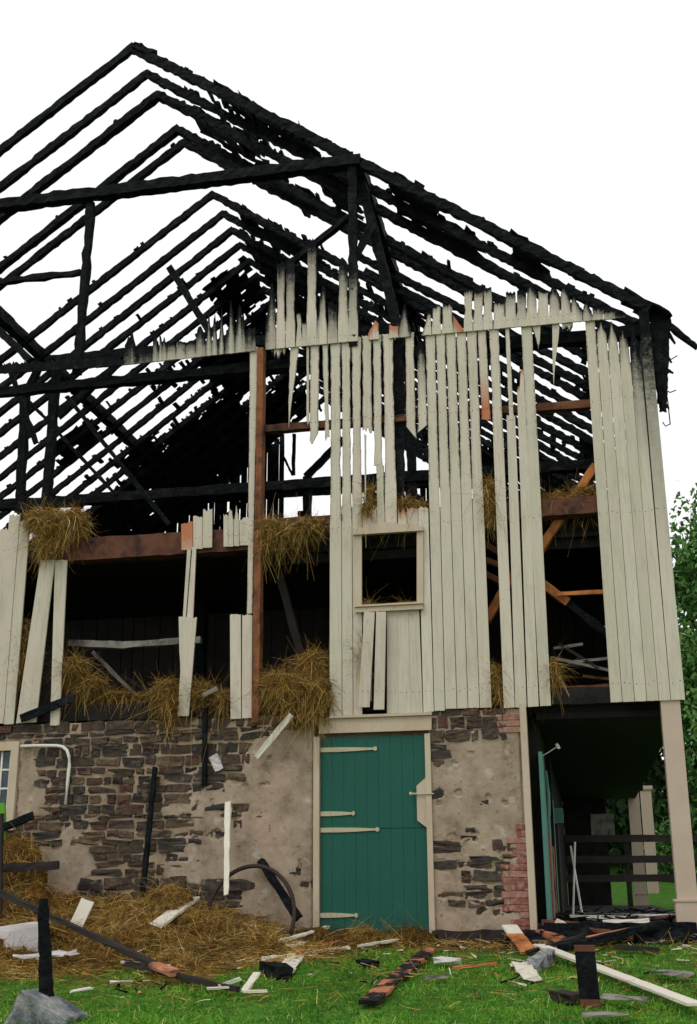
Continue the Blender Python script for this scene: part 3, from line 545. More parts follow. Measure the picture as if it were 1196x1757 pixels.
def wallpart(o): o.parent = SW; return o
def plaster_sheet(X0, X1, Z0, Z1, st=.0165):
    nx_, nz_ = int((X1-X0)/st), int((Z1-Z0)/st); ok = np.zeros((nx_+2, nz_+2), bool)
    for a in range(nx_):
        for b in range(nz_): ok[a+1, b+1] = plastered(X0+(a+.5)*st, Z0+(b+.5)*st)
    idx = {}; V = []; F = []
    def vid(a, b, k):
        if (a, b, k) not in idx:
            X, Z = X0+a*st, Z0+b*st
            edge = not (ok[a, b] and ok[a+1, b] and ok[a, b+1] and ok[a+1, b+1])
            jx, jz = (.007*nz(X*60, Z*60, 1), .007*nz(X*60, Z*60, 7)) if edge else (0, 0)
            y_ = .035 if k else -.012-.014*nz(X*2.3, Z*2.3, 5)-.005*nz(X*12, Z*12, 5) + (.012 if edge else 0)
            idx[a, b, k] = len(V); V.append((X+jx, y_, Z+jz))
        return idx[a, b, k]
    for a in range(nx_):
        for b in range(nz_):
            if not ok[a+1, b+1]: continue
            F.append((vid(a, b, 0), vid(a+1, b, 0), vid(a+1, b+1, 0), vid(a, b+1, 0)))
            for (da, db, p_, q_) in ((-1, 0, (a, b+1), (a, b)), (1, 0, (a+1, b), (a+1, b+1)), (0, -1, (a, b), (a+1, b)), (0, 1, (a+1, b+1), (a, b+1))):
                if not ok[a+1+da, b+1+db]: F.append((vid(*p_, 0), vid(*p_, 1), vid(*q_, 1), vid(*q_, 0)))
    return wallpart(raw('plaster', V, F, M['plaster'], smooth=True))
plaster_sheet(-6.93, -3.14, -.3, 2.38); plaster_sheet(-1.755, -.69, -.3, 2.36)
SV = []
for k in range(18):
    bm = bmesh.new(); bmesh.ops.create_cube(bm, size=1); bmesh.ops.subdivide_edges(bm, edges=bm.edges, cuts=1, use_grid_fill=True)
    for v in bm.verts:
        c0 = v.co.copy(); l_ = max(abs(c0.x), abs(c0.z)); rnd_ = c0.normalized()*.55
        v.co = c0.lerp(rnd_, .16) + Vector((random.uniform(-.07, .07), random.uniform(-.16, .16), random.uniform(-.12, .12)))
    me = bpy.data.meshes.new('stone'); bm.to_mesh(me); bm.free(); me.materials.append(M['stone']); SV.append(me)
def stone(x, z, w_, h_, d=.09, y=.024):
    o = bpy.data.objects.new('stone', random.choice(SV)); o.location = (x, y+random.uniform(-.008, .014), z); o.scale = (w_*random.choice((-1, 1)), d*random.uniform(.8, 1.15), h_*random.choice((-1, 1)))
    o.rotation_euler = (random.uniform(-.1, .1), random.uniform(-.08, .08), random.uniform(-.08, .08)); put(o, SW); return o
nst = 0
for (X0, X1) in ((-7.75, -3.16), (-1.75, -.86)):
    z_ = -.28
    while z_ < 2.33:
        h_ = random.choice((.055, .065, .075, .085, .1, .12, .14)); x_ = X0-(random.uniform(0, .2) if X0 < -5 else 0)
        while x_ < X1:
            w_ = min(random.choice((random.uniform(.08, .2), random.uniform(.15, .42))), X1-x_+.02)
            if w_ < .06: break
            cx, cz = x_+w_/2, z_+h_/2
            inw = -7.62 < cx+w_/2 and cx-w_/2 < -6.9 and 1.14 < cz < 2.2
            cov = [plastered(cx+a*w_*.45, cz+b*h_*.4) for a in (-1, 0, 1) for b in (-1, 1)]
            if not inw and not all(cov) and not (cz < .02 and cx < -5):
                hh = h_*random.uniform(.84, 1.0)
                if h_ > .12 and random.random() < .3:
                    stone(cx, z_+h_*.27, w_*.99, h_*.5); stone(cx, z_+h_*.76, w_*.99, h_*.44); nst += 1
                else: stone(cx+random.uniform(-.01, .01), cz+random.uniform(-.012, .012), w_*1.0, hh*1.0)
                nst += 1
            x_ += w_+random.uniform(.008, .03)
        z_ += h_+random.uniform(.004, .018)
print('stones', nst)
# brick quoin beside the passage
mb = MB(); mb.box(-1, 1, -1, 1, -1, 1); bb = bmesh.new(); me = bpy.data.meshes.new('brick'); me.from_pydata(mb.v, [], mb.f); bb.from_mesh(me); bmesh.ops.bevel(bb, geom=bb.edges[:], offset=.08, segments=1, affect='EDGES'); bb.to_mesh(me); bb.free(); me.materials.append(M['brick'])
for r_ in range(35):
    z_ = -.2+r_*.073
    if z_ > 2.33: break
    inb = z_ > 2.12 or (z_ < 1.05 and nz(r_*.9, 2, 3) > -.6)
    if not inb: continue
    xs_ = [(-.78, .105)] if r_ % 2 else [(-.735, .052)]
    if (z_ > 2.12 or .15 < z_ < .62) : xs_ = [(-.775, .105)] + ([(-.93, .05)] if r_ % 2 else [(-.92, .035)])
    if .95 < z_ < 2.1: xs_ = [(-.735, .05)]
    for (x_, w_) in xs_:
        o = bpy.data.objects.new('brick', me); o.location = (x_+random.uniform(-.004, .004), .018+random.uniform(-.004, .006), z_); o.scale = (w_, .045, .033); o.rotation_euler = (0, random.uniform(-.02, .02), random.uniform(-.02, .02)); put(o, SW)
# low dark footing under wall and floor edge
mb = MB(); mb.rag((-3.4, .0, -.2), (-.6, .0, -.2), .12, .26, seg=.12, j=.02); bp(mb.build('footing', M['fence'])); mb = MB(); mb.rag((-.6, .1, -.15), (1.9, .08, -.15), .2, .24, seg=.14, j=.02); bp(mb.build('footing', M['fence']))

# ---- lintel, green door and its frame ------------------------------------------------------
(quad('lintel', 549, 741, 1232, 1259, .04, 'trim', Y0=-.005, slope=-.033)); (quad('lintel_drip', 568, 742, 1229, 1233.5, .075, 'trim', Y0=-.01, slope=-.035))
mb = MB(); z1 = 2.12
for (x0, x1) in ((-3.135, -3.065), (-1.80, -1.735)):
    mb = MB(); mb.box(x0, x1, -.055, .12, -.22, z1-.004); bp(mb.build('door_jamb', M['trim']))
pl = [(-1.79, 1.62), (-1.91, 1.52), (-1.91, 1.13), (-1.79, 1.04)]
raw_ = raw('latch_plate', [(x_, -.036, z_) for x_, z_ in pl]+[(x_, -.012, z_) for x_, z_ in pl], [(0,3,2,1),(4,5,6,7)]+[(i, (i+1) % 4, (i+1) % 4+4, i+4) for i in range(4)], M['trim']); bp(raw_)
mb = MB(); mb.box(-3.06, -1.805, .045, .09, -.15, 2.11); DOOR = bp(mb.build('door', M['green']))
def dpart(o): o.parent = DOOR; o.matrix_parent_inverse = Matrix.Identity(4); return o
nb = 9
for z0, z1_ in ((-.14, 1.045), (1.052, 2.11)):
    for k in range(nb):
        x0 = -3.06+k*(1.255/nb); mb = MB(); e = .0025+random.uniform(0, .001)
        f0 = .012+random.uniform(-.0006, .0006)
        mb.add([(x0+.0003, f0+.0022, z0), (x0+e, f0, z0), (x0+1.255/nb-e, f0, z0), (x0+1.255/nb-.0003, f0+.0022, z0), (x0+1.255/nb-.001, .044, z0), (x0+.001, .044, z0)] +
               [(x0+.0003, f0+.0022, z1_), (x0+e, f0, z1_), (x0+1.255/nb-e, f0, z1_), (x0+1.255/nb-.0003, f0+.0022, z1_), (x0+1.255/nb-.001, .044, z1_), (x0+.001, .044, z1_)],
               [(0,1,7,6),(1,2,8,7),(2,3,9,8),(3,4,10,9),(4,5,11,10),(5,0,6,11),(5,4,3,2,1,0),(6,7,8,9,10,11)]); dpart(mb.build('plank', M['green']))
def strap(x0, x1, y):
    a, b = P(x0, y), P(x1, y-1); z_ = a[2]; X0, X1 = a[0], b[0]; h_ = .026
    pr = [(X0, h_), (X0+(X1-X0)*.3, h_*1.05), (X0+(X1-X0)*.6, h_*.85), (X0+(X1-X0)*.88, h_*.5), (X0+(X1-X0)*.93, h_*.45), (X1-.03, h_*1.0), (X1-.005, h_*.8), (X1, 0)]
    vs = [(x_, -.006, z_+q) for x_, q in pr] + [(x_, -.006, z_-q) for x_, q in pr[::-1][1:]]; n = len(vs); vs += [(x_, .0095, z__) for x_, _, z__ in vs]
    dpart(raw('strap_hinge', vs, [tuple(range(n-1, -1, -1)), tuple(range(n, 2*n))]+[(i, (i+1) % n, (i+1) % n+n, i+n) for i in range(n)], M['strap']))
for q in ((550, 647, 1286.5), (550, 609, 1396), (550, 651, 1424), (549, 614, 1570)): strap(*q)
mb = MB(); a = P(706, 1362); mb.tube([(a[0], -.06, a[2]), (a[0]+.1, -.06, a[2]-.004), (a[0]+.27, -.065, a[2]-.006)], [.012, .009, .009], 8); mb.tube([(a[0]-.015, -.06, a[2]), (a[0]+.015, -.06, a[2])], .02, 8); dpart(mb.build('latch', M['strap']))
# stone wall window on the left
mb = MB(); mb.box(-7.02, -6.92, -.05, .12, 1.16, 2.17); mb.box(-7.62, -7.52, -.05, .12, 1.16, 2.17); mb.box(-7.52, -7.02, -.049, .12, 2.06, 2.169); mb.box(-7.66, -6.9, -.07, .12, 1.09, 1.159); LW = bp(mb.build('window', M['trim']))
mb = MB()
for x_ in (-7.36, -7.17): mb.box(x_-.012, x_+.012, .02, .06, 1.16, 2.06)
for z_ in (1.38, 1.6, 1.83): mb.box(-7.52, -7.02, .022, .058, z_-.011, z_+.011)
mb.box(-7.52, -7.02, .015, .065, 1.16, 1.2); mb.box(-7.06, -7.02, .017, .063, 1.2, 2.06); o = mb.build('sash', M['white']); o.parent = LW
xe = [-7.52, -7.36, -7.17, -7.02]; ze = [1.16, 1.38, 1.6, 1.83, 2.06]
for i in range(3):
    for j in range(4):
        mb = MB(); mb.box(xe[i], xe[i+1], .036, .042, ze[j], ze[j+1]); o = mb.build('pane', M['glass']); o.parent = LW
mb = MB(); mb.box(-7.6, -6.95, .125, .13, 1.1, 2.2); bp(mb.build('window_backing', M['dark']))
# white bent pipe and charred downpipe on the stone
mb = MB(); mb.tube([P(*q, -.06) for q in ((36, 1280), (60, 1279), (98, 1279), (108, 1281), (115, 1287), (118.5, 1297), (119, 1312), (116, 1345), (112, 1380))], .021, 10); bp(mb.build('bent_pipe', M['whitepipe'], smooth=True))
beam('downpipe', P(352, 1214, -.07), P(351, 1348, -.07), .055, .055, 'char', j=.004); beam('downpipe_elbow', P(347, 1193, -.1), P(372, 1181, -.02), .06, .05, 'greyboard', j=.004)
mb = MB(); a = P(374, 1308); mb.rag((a[0]-.05, -.035, a[2]+.08), (a[0]+.03, -.035, a[2]-.09), .1, .02, seg=.04, j=.012, up=(0, 1, 0)); o = wallpart(mb.build('whitewash_patch', M['sheet']))

# ---- passage on the right ------------------------------------------------------------------
mb = MB(); mb.box(-.68, -.605, -.05, .14, -.12, 2.43); bp(mb.build('passage_post', M['trim']))
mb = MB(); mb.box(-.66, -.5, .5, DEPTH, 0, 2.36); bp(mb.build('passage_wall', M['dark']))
for k, (y0, y1, zt) in enumerate(((.2, .75, 1.9), (1.5, 2.1, 1.35), (3.2, 4.2, 1.6), (6, 7, 1.5))):
    mb = MB(); mb.box(-.5, -.455, y0, y1, .02, zt); bp(mb.build('stall_door', M['teal' if k < 3 else 'fence']))
for (y0, m_, zt) in ((.9, 'brick', 1.0), (2.3, 'pink', .9), (2.9, 'dark', 2.3)):
    mb = MB(); mb.box(-.5, -.44, y0, y0+.3, .02, zt); bp(mb.build('stall_post', M[m_]))
mb = MB(); mb.tube([(-.44, .7, 1.72), (-.42, .7, 1.45), (-.43, .7, 1.2)], .02, 6); bp(mb.build('conduit', M['teal'])); mb = MB(); mb.tube([P(924, 1300, .5), P(940, 1291, .5), P(957, 1280, .5)], .006, 5); bp(mb.build('loose_wire', M['whitepipe']))
mb = MB(); mb.rag(P(955, 1276, .5), P(960, 1284, .5), .04, .03, seg=.02, j=.006); bp(mb.build('insulator', M['whitepipe']))
mb = MB(); a = P(960, 1399, 3.); mb.box(a[0]-.07, a[0]+.05, 2.95, 3.05, a[2]-.1, a[2]+.1); bp(mb.build('junction_box', M['teal']))
def pillar(x, y, w_, z1, plinth=True, m='pillar', z0=0.):
    mb = MB(); mb.box(x-w_/2, x+w_/2, y-w_/2, y+w_/2, z0-.2, z1); o = bp(mb.build('pillar', M[m]))
    if plinth: mb = MB(); mb.box(x-w_/2-.025, x+w_/2+.025, y-w_/2-.025, y+w_/2+.025, z0-.22, z0+.23); mb.box(x-w_/2-.04, x+w_/2+.04, y-w_/2-.04, y+w_/2+.04, z0+.231, z0+.255); q = mb.build('plinth', M[m]); q.parent = o
    return o
pillar(1.03, .1, .215, 2.43); pillar(1.08, DEPTH, .24, 2.4)
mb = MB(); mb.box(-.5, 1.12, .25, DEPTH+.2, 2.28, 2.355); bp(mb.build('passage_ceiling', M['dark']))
mb = MB(); mb.box(-.49, .45, DEPTH+.05, DEPTH+.12, 0, 2.3); bp(mb.build('passage_end_boards', M['dark']))
mb = MB(); mb.box(.1, .62, DEPTH+.0, DEPTH+.04, 1.35, 1.95); bp(mb.build('passage_end_panel', M['greyboard']))

# ------------------------------------------------------------------ hay
def ribbons(starts, dirs, L, width, droop, segs=3, curl=.25):
    """many thin curved straws as one quad mesh; returns verts, faces"""
    n = len(starts); d = dirs/np.linalg.norm(dirs, axis=1, keepdims=True)
    side = np.cross(d, rng.normal(size=(n, 3))); side /= np.linalg.norm(side, axis=1, keepdims=True)+1e-9
    bend = np.cross(side, d)*rng.normal(0, curl, (n, 1)); V = np.zeros((n, segs+1, 2, 3))
    for k in range(segs+1):
        t_ = k/segs; c0 = starts + d*(L*t_)[:, None] + bend*(L*t_*t_)[:, None]; c0[:, 2] -= droop*L*t_*t_
        w_ = (width*(1-.5*t_))[:, None]*.5
        V[:, k, 0] = c0-side*w_; V[:, k, 1] = c0+side*w_
    b = np.arange(n)[:, None]*(segs+1)*2; F = []
    for k in range(segs): F.append(np.concatenate([b+2*k, b+2*k+1, b+2*k+3, b+2*k+2], 1))
    return V.reshape(-1, 3), np.concatenate(F)
def hay(name, label, blobs, n, cat='hay', hang=0., length=(.08, .24), group=None, tone=0., core=.9):
    """blobs: (x,y,z,rx,ry,rz). a lumpy mass with straws standing off it, some hanging in front"""
    mb_v, mb_f = [], []
    for (x, y, z, a, b, c_) in blobs:
        bm = bmesh.new(); bmesh.ops.create_icosphere(bm, subdivisions=3, radius=1)
        q = random.uniform(0, 50); o = len(mb_v)
        for v in bm.verts:
            k = core*(1+.42*nz(v.co.x*1.7+q, v.co.y*1.7, v.co.z*1.7)+.16*nz(v.co.x*5+q, v.co.y*5, v.co.z*5))
            mb_v.append((x+v.co.x*a*k, y+v.co.y*b*k, z+v.co.z*c_*k))
        for f_ in bm.faces: mb_f.append(tuple(o+v.index for v in f_.verts))
        bm.free()
    root = raw(name, mb_v, mb_f, M['haymass'], smooth=True)
    n = int(n*2.6); vol = np.array([a*c_+b*c_ for (_, _, _, a, b, c_) in blobs]); pick = rng.choice(len(blobs), n, p=vol/vol.sum())
    B = np.array(blobs)[pick]; u = rng.normal(size=(n, 3)); u[:, 1] -= .35; u /= np.linalg.norm(u, axis=1, keepdims=True)
    st = B[:, :3] + u*B[:, 3:]*rng.uniform(.8, 1.02, (n, 1))
    tang = np.cross(u, rng.normal(size=(n, 3))); dr = tang + u*rng.uniform(-.05, .35, (n, 1))
    L = rng.uniform(length[0], length[1], n)*rng.choice([.5, .9, 1.9], n, p=[.4, .45, .15]); droop = rng.uniform(.0, .5, n)
    if hang > 0:
        h_ = rng.random(n) < .22; front = h_ & (u[:, 1] < .2); dr[front] = rng.normal(size=(front.sum(), 3))*.5 + [0, -.25, -1]; L[front] *= rng.uniform(.7, 1.+hang*2, front.sum())
    V, F = ribbons(st, dr, L, rng.uniform(.0022, .0055, n), droop)
    c_ = np.clip(rng.beta(1.3, 1.8, n)+tone, 0, 1); A = np.repeat(np.stack([c_, c_, c_, np.ones(n)], 1), 8, 0)
    o = npmesh('straws', V, F, M['hay'], root, A); o['kind'] = 'stuff'
    return tag(root, label, cat, group)
def pb(x, y, Y, rx, rz, ry=.2): q = P(x, y, Y); return (q[0], q[1], q[2], rx*.0067, ry, rz*.0067)
HG = 'hay hanging out of the barn'
hay('hay_tuft', 'large hay tuft slumped over the loft beam above the leaning left boards', [pb(100, 900, -.05, 52, 30, .26), pb(65, 895, -.02, 26, 24, .2), pb(130, 895, 0, 26, 28, .2), pb(85, 935, -.08, 28, 26, .14)], 2200, hang=.25)
hay('hay_tuft', 'wide hay fringe on the loft beam between brown post and siding', [pb(465, 905, .05, 24, 15, .2), pb(535, 903, .05, 30, 11, .2), pb(500, 912, .05, 40, 16, .18), pb(455, 928, .0, 14, 20, .08)], 1700, hang=.2)
hay('hay_spill', 'biggest hay spill pouring over the sill left of the green door', [pb(540, 1150, .25, 34, 40, .3), pb(475, 1180, .15, 34, 30, .3), pb(510, 1185, .02, 58, 34, .24), pb(552, 1195, -.02, 20, 40, .12), pb(520, 1222, -.06, 30, 22, .09)], 4200, hang=.55, tone=-.06)
hay('hay_spill', 'hay spill behind the short white boards above the dark downpipe', [pb(285, 1190, .1, 26, 26, .2), pb(345, 1190, .15, 28, 22, .22), pb(385, 1200, .1, 18, 18, .18), pb(292, 1215, -.02, 22, 26, .09)], 1900, hang=.5, tone=-.08)
hay('hay_spill', 'hay spill at the sill beside the leaning left boards', [pb(130, 1150, .2, 24, 26, .25), pb(160, 1178, .2, 28, 20, .22), pb(205, 1194, .2, 34, 8, .2), pb(250, 1196, .2, 30, 6, .16)], 1700, hang=.4, tone=-.1)
hay('hay_wisp', 'hay wisp poking through the slot above the window', [pb(636, 850, .06, 10, 20, .06), pb(630, 872, -.02, 10, 16, .06)], 420, hang=.3)
hay('hay_wisp', 'hay wisp wedged in the tall slit left of the four-board panel', [pb(838, 850, .08, 12, 36, .08), pb(842, 880, .06, 9, 18, .06)], 600, hang=.3)
hay('hay_ledge', 'hay lying behind the orange brace in the right opening', [pb(955, 862, .3, 34, 18, .2), pb(1005, 855, .35, 34, 24, .2)], 900, hang=.3)
hay('hay_wisp', 'hay wisp on the broken boards right above the window head', [pb(692, 866, .05, 10, 12, .06), pb(722, 866, .05, 12, 5, .05)], 320, hang=.3)
hay('hay_wisp', 'hay wisp at the foot of the slit beside the brick corner', [pb(853, 1170, .08, 8, 34, .08)], 420, hang=.4)
hay('hay_wisp', 'hay wisp at the lower edge of the right opening', [pb(950, 1150, .05, 7, 22, .06)], 260, hang=.2)
hay('hay_wisp', 'hay wisp in the gap between the two leaning left boards', [pb(40, 1120, .1, 10, 70, .07)], 500, hang=.2)
hay('hay_wisp', 'hay wisp behind the two loose boards below the window', [pb(617, 1120, .03, 7, 40, .04)], 300, hang=.1)
hay('hay_wisp', 'hay on the window sill of the upper window', [pb(632, 1042, .03, 10, 5, .05), pb(695, 1038, .03, 8, 5, .05)], 160)
def gb(x, y, rx, rz, ry, up=0.): q = G(x, y); return (q[0], q[1], q[2]+up, rx, ry, rz)
hay('hay_heap', 'pointed hay heap against the wall below the leaning white plank', [(-4.75, -.8, .05, .46, .4, .26), (-4.62, -.75, .2, .28, .25, .24), (-4.2, -.95, -.06, .42, .35, .22), (-4.7, -1.5, -.14, .5, .45, .2), (-4.1, -1.5, -.24, .4, .35, .16)], 5600, length=(.07, .22))
hay('hay_heap', 'tall hay mound at the left edge under the stone window', [(-7.05, -.55, .72, .5, .35, .34), (-6.62, -.5, .6, .34, .3, .42), (-7.2, -.75, .15, .7, .5, .5), (-6.4, -.6, .12, .42, .4, .42)], 4600, length=(.07, .24))
hay('hay_heap', 'low hay bank along the foot of the stone wall', [(-5.95, -.45, .14, .4, .3, .2), (-5.3, -.45, .1, .3, .26, .2), (-5.65, -1.1, -.06, .5, .4, .16), (-6.3, -1.3, -.1, .5, .4, .16), (-5.1, -1.4, -.14, .4, .35, .14)], 3600, length=(.07, .22))
hay('hay_heap', 'small brown hay heap in front of the green door', [(-2.5, -.35, -.18, .22, .15, .17), (-2.2, -.35, -.2, .3, .15, .1)], 900, length=(.08, .22))
hay('weed_clump', 'grey withered weeds along the bottom of the green door', [(-3.1, -.3, -.2, .35, .15, .17), (-2.8, -.25, -.2, .25, .14, .14)], 500, cat='weeds', length=(.12, .3), tone=-.35)
hay('weed_clump', 'grey withered weeds at the right foot of the green door', [(-1.98, -.25, -.18, .25, .14, .16)], 300, cat='weeds', length=(.12, .3), tone=-.35)
# loose straw strewn on the ground
n = 38000; sx = rng.uniform(-8.4, 1.6, n*3); sy = rng.uniform(-4.6, -.02, n*3)
kp = [i for i in range(n*3) if random.random() < .04+straw_amount(sx[i], sy[i])**1.5*(.9 if sx[i] < -2.6 else .35)][:n]; sx, sy = sx[kp], sy[kp]; n = len(kp)
st = np.stack([sx, sy, [gz(a, b)+random.uniform(.005, .07) for a, b in zip(sx, sy)]], 1); dr = rng.normal(size=(n, 3))*[1, 1, .22]
V, F = ribbons(st, dr, rng.uniform(.06, .22, n), rng.uniform(.003, .006, n), rng.uniform(0, .15, n)); c_ = np.clip(rng.beta(2, 2.2, n)-.1+.45*np.array([nz(a*1.4, b*1.4, 31) for a, b in zip(sx, sy)]), 0, 1)
tag(npmesh('loose_straw', V, F, M['hay'], None, np.repeat(np.stack([c_]*3+[np.ones(n)], 1), 8, 0)), 'loose brown straw strewn over the ground before the wall', 'straw', kind='stuff')
# grass
n = 150000; gx = rng.uniform(-8.2, 3.4, n); gy = rng.uniform(-6.6, -.05, n)
keep = np.array([random.random() > straw_amount(a, b)*(.93 if nz(a*1.2, b*1.2, 77) < .12 else .55) and (nz(a*2.1, b*2.1, 40) > -.42 or random.random() < .3) for a, b in zip(gx, gy)]); gx, gy = gx[keep], gy[keep]; n = len(gx)
pn = np.array([nz(a*1.3, b*1.3, 60) for a, b in zip(gx, gy)]); pn2 = np.array([nz(a*5, b*5, 61) for a, b in zip(gx, gy)])
st = np.stack([gx, gy, [gz(a, b)-.008 for a, b in zip(gx, gy)]], 1); dr = np.concatenate([rng.normal(0, .5, (n, 2)), np.ones((n, 1))], 1)
V, F = ribbons(st, dr, rng.uniform(.03, .085, n)*(1+.6*pn+.5*pn2), rng.uniform(.004, .008, n), rng.uniform(.1, .8, n), segs=2)
c_ = np.clip(rng.beta(2.4, 2.6, n)*.8+.28*pn+.18*pn2+.05, 0, .96); c_[rng.random(n) < .04] = 1.; c_ = np.clip(c_-.35*(np.array([nz(a*.7, b*.7, 90) for a, b in zip(gx, gy)]) > .22)*.5, 0, 1)
tag(npmesh('grass', V, F, M['grass'], None, np.repeat(np.stack([c_]*3+[np.ones(n)], 1), 6, 0)), 'short green lawn grass in front of the barn', 'grass', kind='stuff')

# ------------------------------------------------------------------ things leaning on or lying before the wall
def lying(name, label, a, b, w_, th, m, ua=.02, ub=.02, cat='plank', j=.006, bite=.1, taper=1., group=None, seg=.12):
    p0, p1 = G(*a, ua+.03), G(*b, ub+.03); mb = MB(); mb.rag(p0, p1, w_, th, seg=seg, j=j, bite=bite, taper=taper); return tag(mb.build(name, M[m]), label, cat, group)
def wallp(name, label, a, b, Ya, Yb, w_, th, m, cat, j=.006, bite=.1, taper=1., up=(0, 1, 0)):
    mb = MB(); mb.rag(P(*a, Ya), P(*b, Yb), w_, th, seg=.1, j=j, bite=bite, taper=taper, up=up); return tag(mb.build(name, M[m]), label, cat)
lying('plank', 'longest white plank lying across the grass at lower right', (925, 1637), (1196, 1748), .125, .022, 'board', .06, .06, j=.0015, bite=.0)
a = G(872, 1588); mb = MB(); pA = P(874, 1588, -.25); pB = G(908, 1640, .03); mb.rag(pA, pA+(pB-pA)*.34, .17, .025, j=.003); o = mb.build('plank', M['board']); tag(o, 'short plank, white then raw orange, sloping down beside the brick corner', 'plank'); mb = MB(); mb.rag(pA+(pB-pA)*.34, pB, .17, .024, j=.004); mb.build('raw_end', M['orange'], o)
pA = G(1014, 1729); mb = MB(); mb.rag(pA+[0, 0, -.06], pA+[-.02, .06, .43], .15, .05, seg=.1, j=.004, up=(0, 1, 0)); o = tag(mb.build('upright_plank', M['char']), 'short charred plank standing upright in the grass', 'plank')
for q, z_ in ((0, -.03), (1, .4)):
    mb = MB(); mb.box(pA[0]-.079-.02*q, pA[0]+.079-.02*q, pA[1]-.032+.06*q, pA[1]+.032+.06*q, pA[2]+z_, pA[2]+z_+(.09 if not q else .045)); mb.build('unburnt_end', M['redbeam'], o)
lying('board_scrap', 'small ragged white board scrap left of the upright charred plank', (892, 1662), (915, 1690), .17, .02, 'board', j=.014, bite=.2, cat='board')
lying('grey_rock', 'grey angular lump beside the ragged white board scrap', (918, 1668), (942, 1654), .13, .12, 'concrete', .02, .04, cat='rock', j=.02)
lying('plank', 'half-burnt plank with bare pink patches lying away from the viewer', (632, 1733), (736, 1637), .15, .03, 'halfburnt', j=.006)
lying('batten', 'white batten below the right end of the green door', (616, 1633), (737, 1610), .05, .025, 'board', .03, .06, cat='batten')
lying('batten', 'white batten with scorched tip sticking up from the dark debris', (438, 1638), (562, 1594), .055, .03, 'board', .03, .16, cat='batten')
lying('batten', 'straight white batten lying level below the green door', (518, 1616), (610, 1619), .045, .03, 'board', .06, .03, cat='batten')
lying('batten', 'ragged white batten lying across a short board at the straw edge', (452, 1660), (598, 1636), .05, .025, 'board', .05, .03, j=.012, cat='batten')
lying('batten', 'raw orange batten just behind the ragged white batten', (508, 1648), (592, 1622), .03, .02, 'orange', .04, .03, cat='batten')
lying('board_scrap', 'pale short board under the ragged white batten', (484, 1680), (508, 1646), .17, .02, 'board', .01, .01, cat='board', j=.01)
lying('board_scrap', 'split white board scrap above the ragged white batten', (500, 1632), (524, 1622), .14, .02, 'board', .02, .02, cat='board', j=.012)
lying('charred_lump', 'black charred lump at the end of the ragged white batten', (456, 1670), (488, 1682), .16, .12, 'char', .02, .02, cat='charcoal', j=.02)
lying('plank', 'white plank sloping on the straw below the charred wall pole', (264, 1618), (330, 1568), .17, .025, 'board', .12, .14, j=.004, bite=.03)
mb = MB(); pA = G(120, 1615, .04); mb.rag(pA, P(151, 1545, pA[1]+.16), .15, .03, seg=.12, j=.005, up=(0, 1, .2)); tag(mb.build('plank', M['board']), 'short white plank propped steeply among the straw behind the charred stake', 'plank')
mb = MB(); mb.rag(P(-20, 1522, -1.9), G(325, 1692, .05), .05, .05, seg=.2, j=.008); tag(mb.build('pole', M['fence']), 'long dark pole lying from the left edge across the straw', 'pole')
lying('pole', 'thinner dark pole continuing toward the grass', (215, 1668), (408, 1712), .05, .045, 'fence', .05, .03, cat='pole', seg=.25)
lying('raw_splinter', 'thick pink splintered wood piece on the thin dark pole', (262, 1680), (298, 1693), .1, .05, 'pink', .08, .08, cat='wood piece', j=.01)
lying('batten', 'short white batten lying along the thin dark pole', (208, 1668), (290, 1676), .04, .02, 'board', .06, .06, cat='batten')
lying('batten', 'white batten at the tip of the thin dark pole', (355, 1711), (402, 1709), .045, .02, 'board', .04, .04, cat='batten')
lying('batten', 'white sliver angled above the tip of the thin dark pole', (376, 1708), (412, 1697), .03, .02, 'board', .05, .05, cat='batten')
lying('board_scrap', 'upper arm of a V of two white scraps in the grass', (419, 1716), (440, 1698), .06, .02, 'board', .04, .1, cat='board')
lying('board_scrap', 'lower arm of a V of two white scraps in the grass', (417, 1717), (458, 1714), .045, .02, 'board', .04, .03, cat='board')
lying('board_scrap', 'small pale scrap right of the concrete block', (122, 1717), (156, 1709), .05, .02, 'board', .04, .03, cat='board')
lying('board_scrap', 'pale flake half hidden in the grass under the long dark pole', (190, 1700), (226, 1697), .06, .02, 'board', .04, .03, cat='board', j=.012)
lying('panel_scrap', 'grey-white panel scrap left of the charred stake', (30, 1666), (66, 1663), .2, .015, 'sheet', .1, .1, cat='panel', j=.02)
lying('panel_scrap', 'grey-white panel scrap right of the charred stake', (88, 1664), (116, 1660), .24, .015, 'sheet', .1, .12, cat='panel', j=.02)
lying('panel_scrap', 'small white scrap on the straw right of the long pole', (172, 1634), (195, 1628), .1, .02, 'sheet', .05, .05, cat='panel', j=.02)
lying('panel_scrap', 'grey-white folded scrap in the grass centre', (752, 1658), (784, 1663), .14, .04, 'sheet', .03, .04, cat='panel', j=.015)
lying('panel_scrap', 'flat grey slate scrap below the folded scrap', (730, 1688), (765, 1686), .09, .02, 'greyboard', .03, .03, cat='slate', j=.012)
lying('batten', 'thin orange stick in the grass right of the folded scrap', (778, 1676), (852, 1667), .025, .02, 'orange', .05, .04, cat='batten')
lying('panel_scrap', 'flat pale slate near the right edge of the lawn', (1125, 1681), (1182, 1688), .13, .02, 'greyboard', .04, .04, cat='slate', j=.012)
lying('panel_scrap', 'flat pale slate lying right of the upright charred plank', (1032, 1728), (1112, 1733), .12, .02, 'greyboard', .04, .04, cat='slate', j=.015)
lying('charred_lump', 'dark lump left of the foot of the upright charred plank', (952, 1718), (992, 1726), .14, .08, 'fence', .02, .02, cat='charcoal', j=.02)
lying('panel_scrap', 'pale slate at the bottom edge of the lawn', (1000, 1755), (1080, 1757), .12, .02, 'greyboard', .03, .03, cat='slate', j=.012)
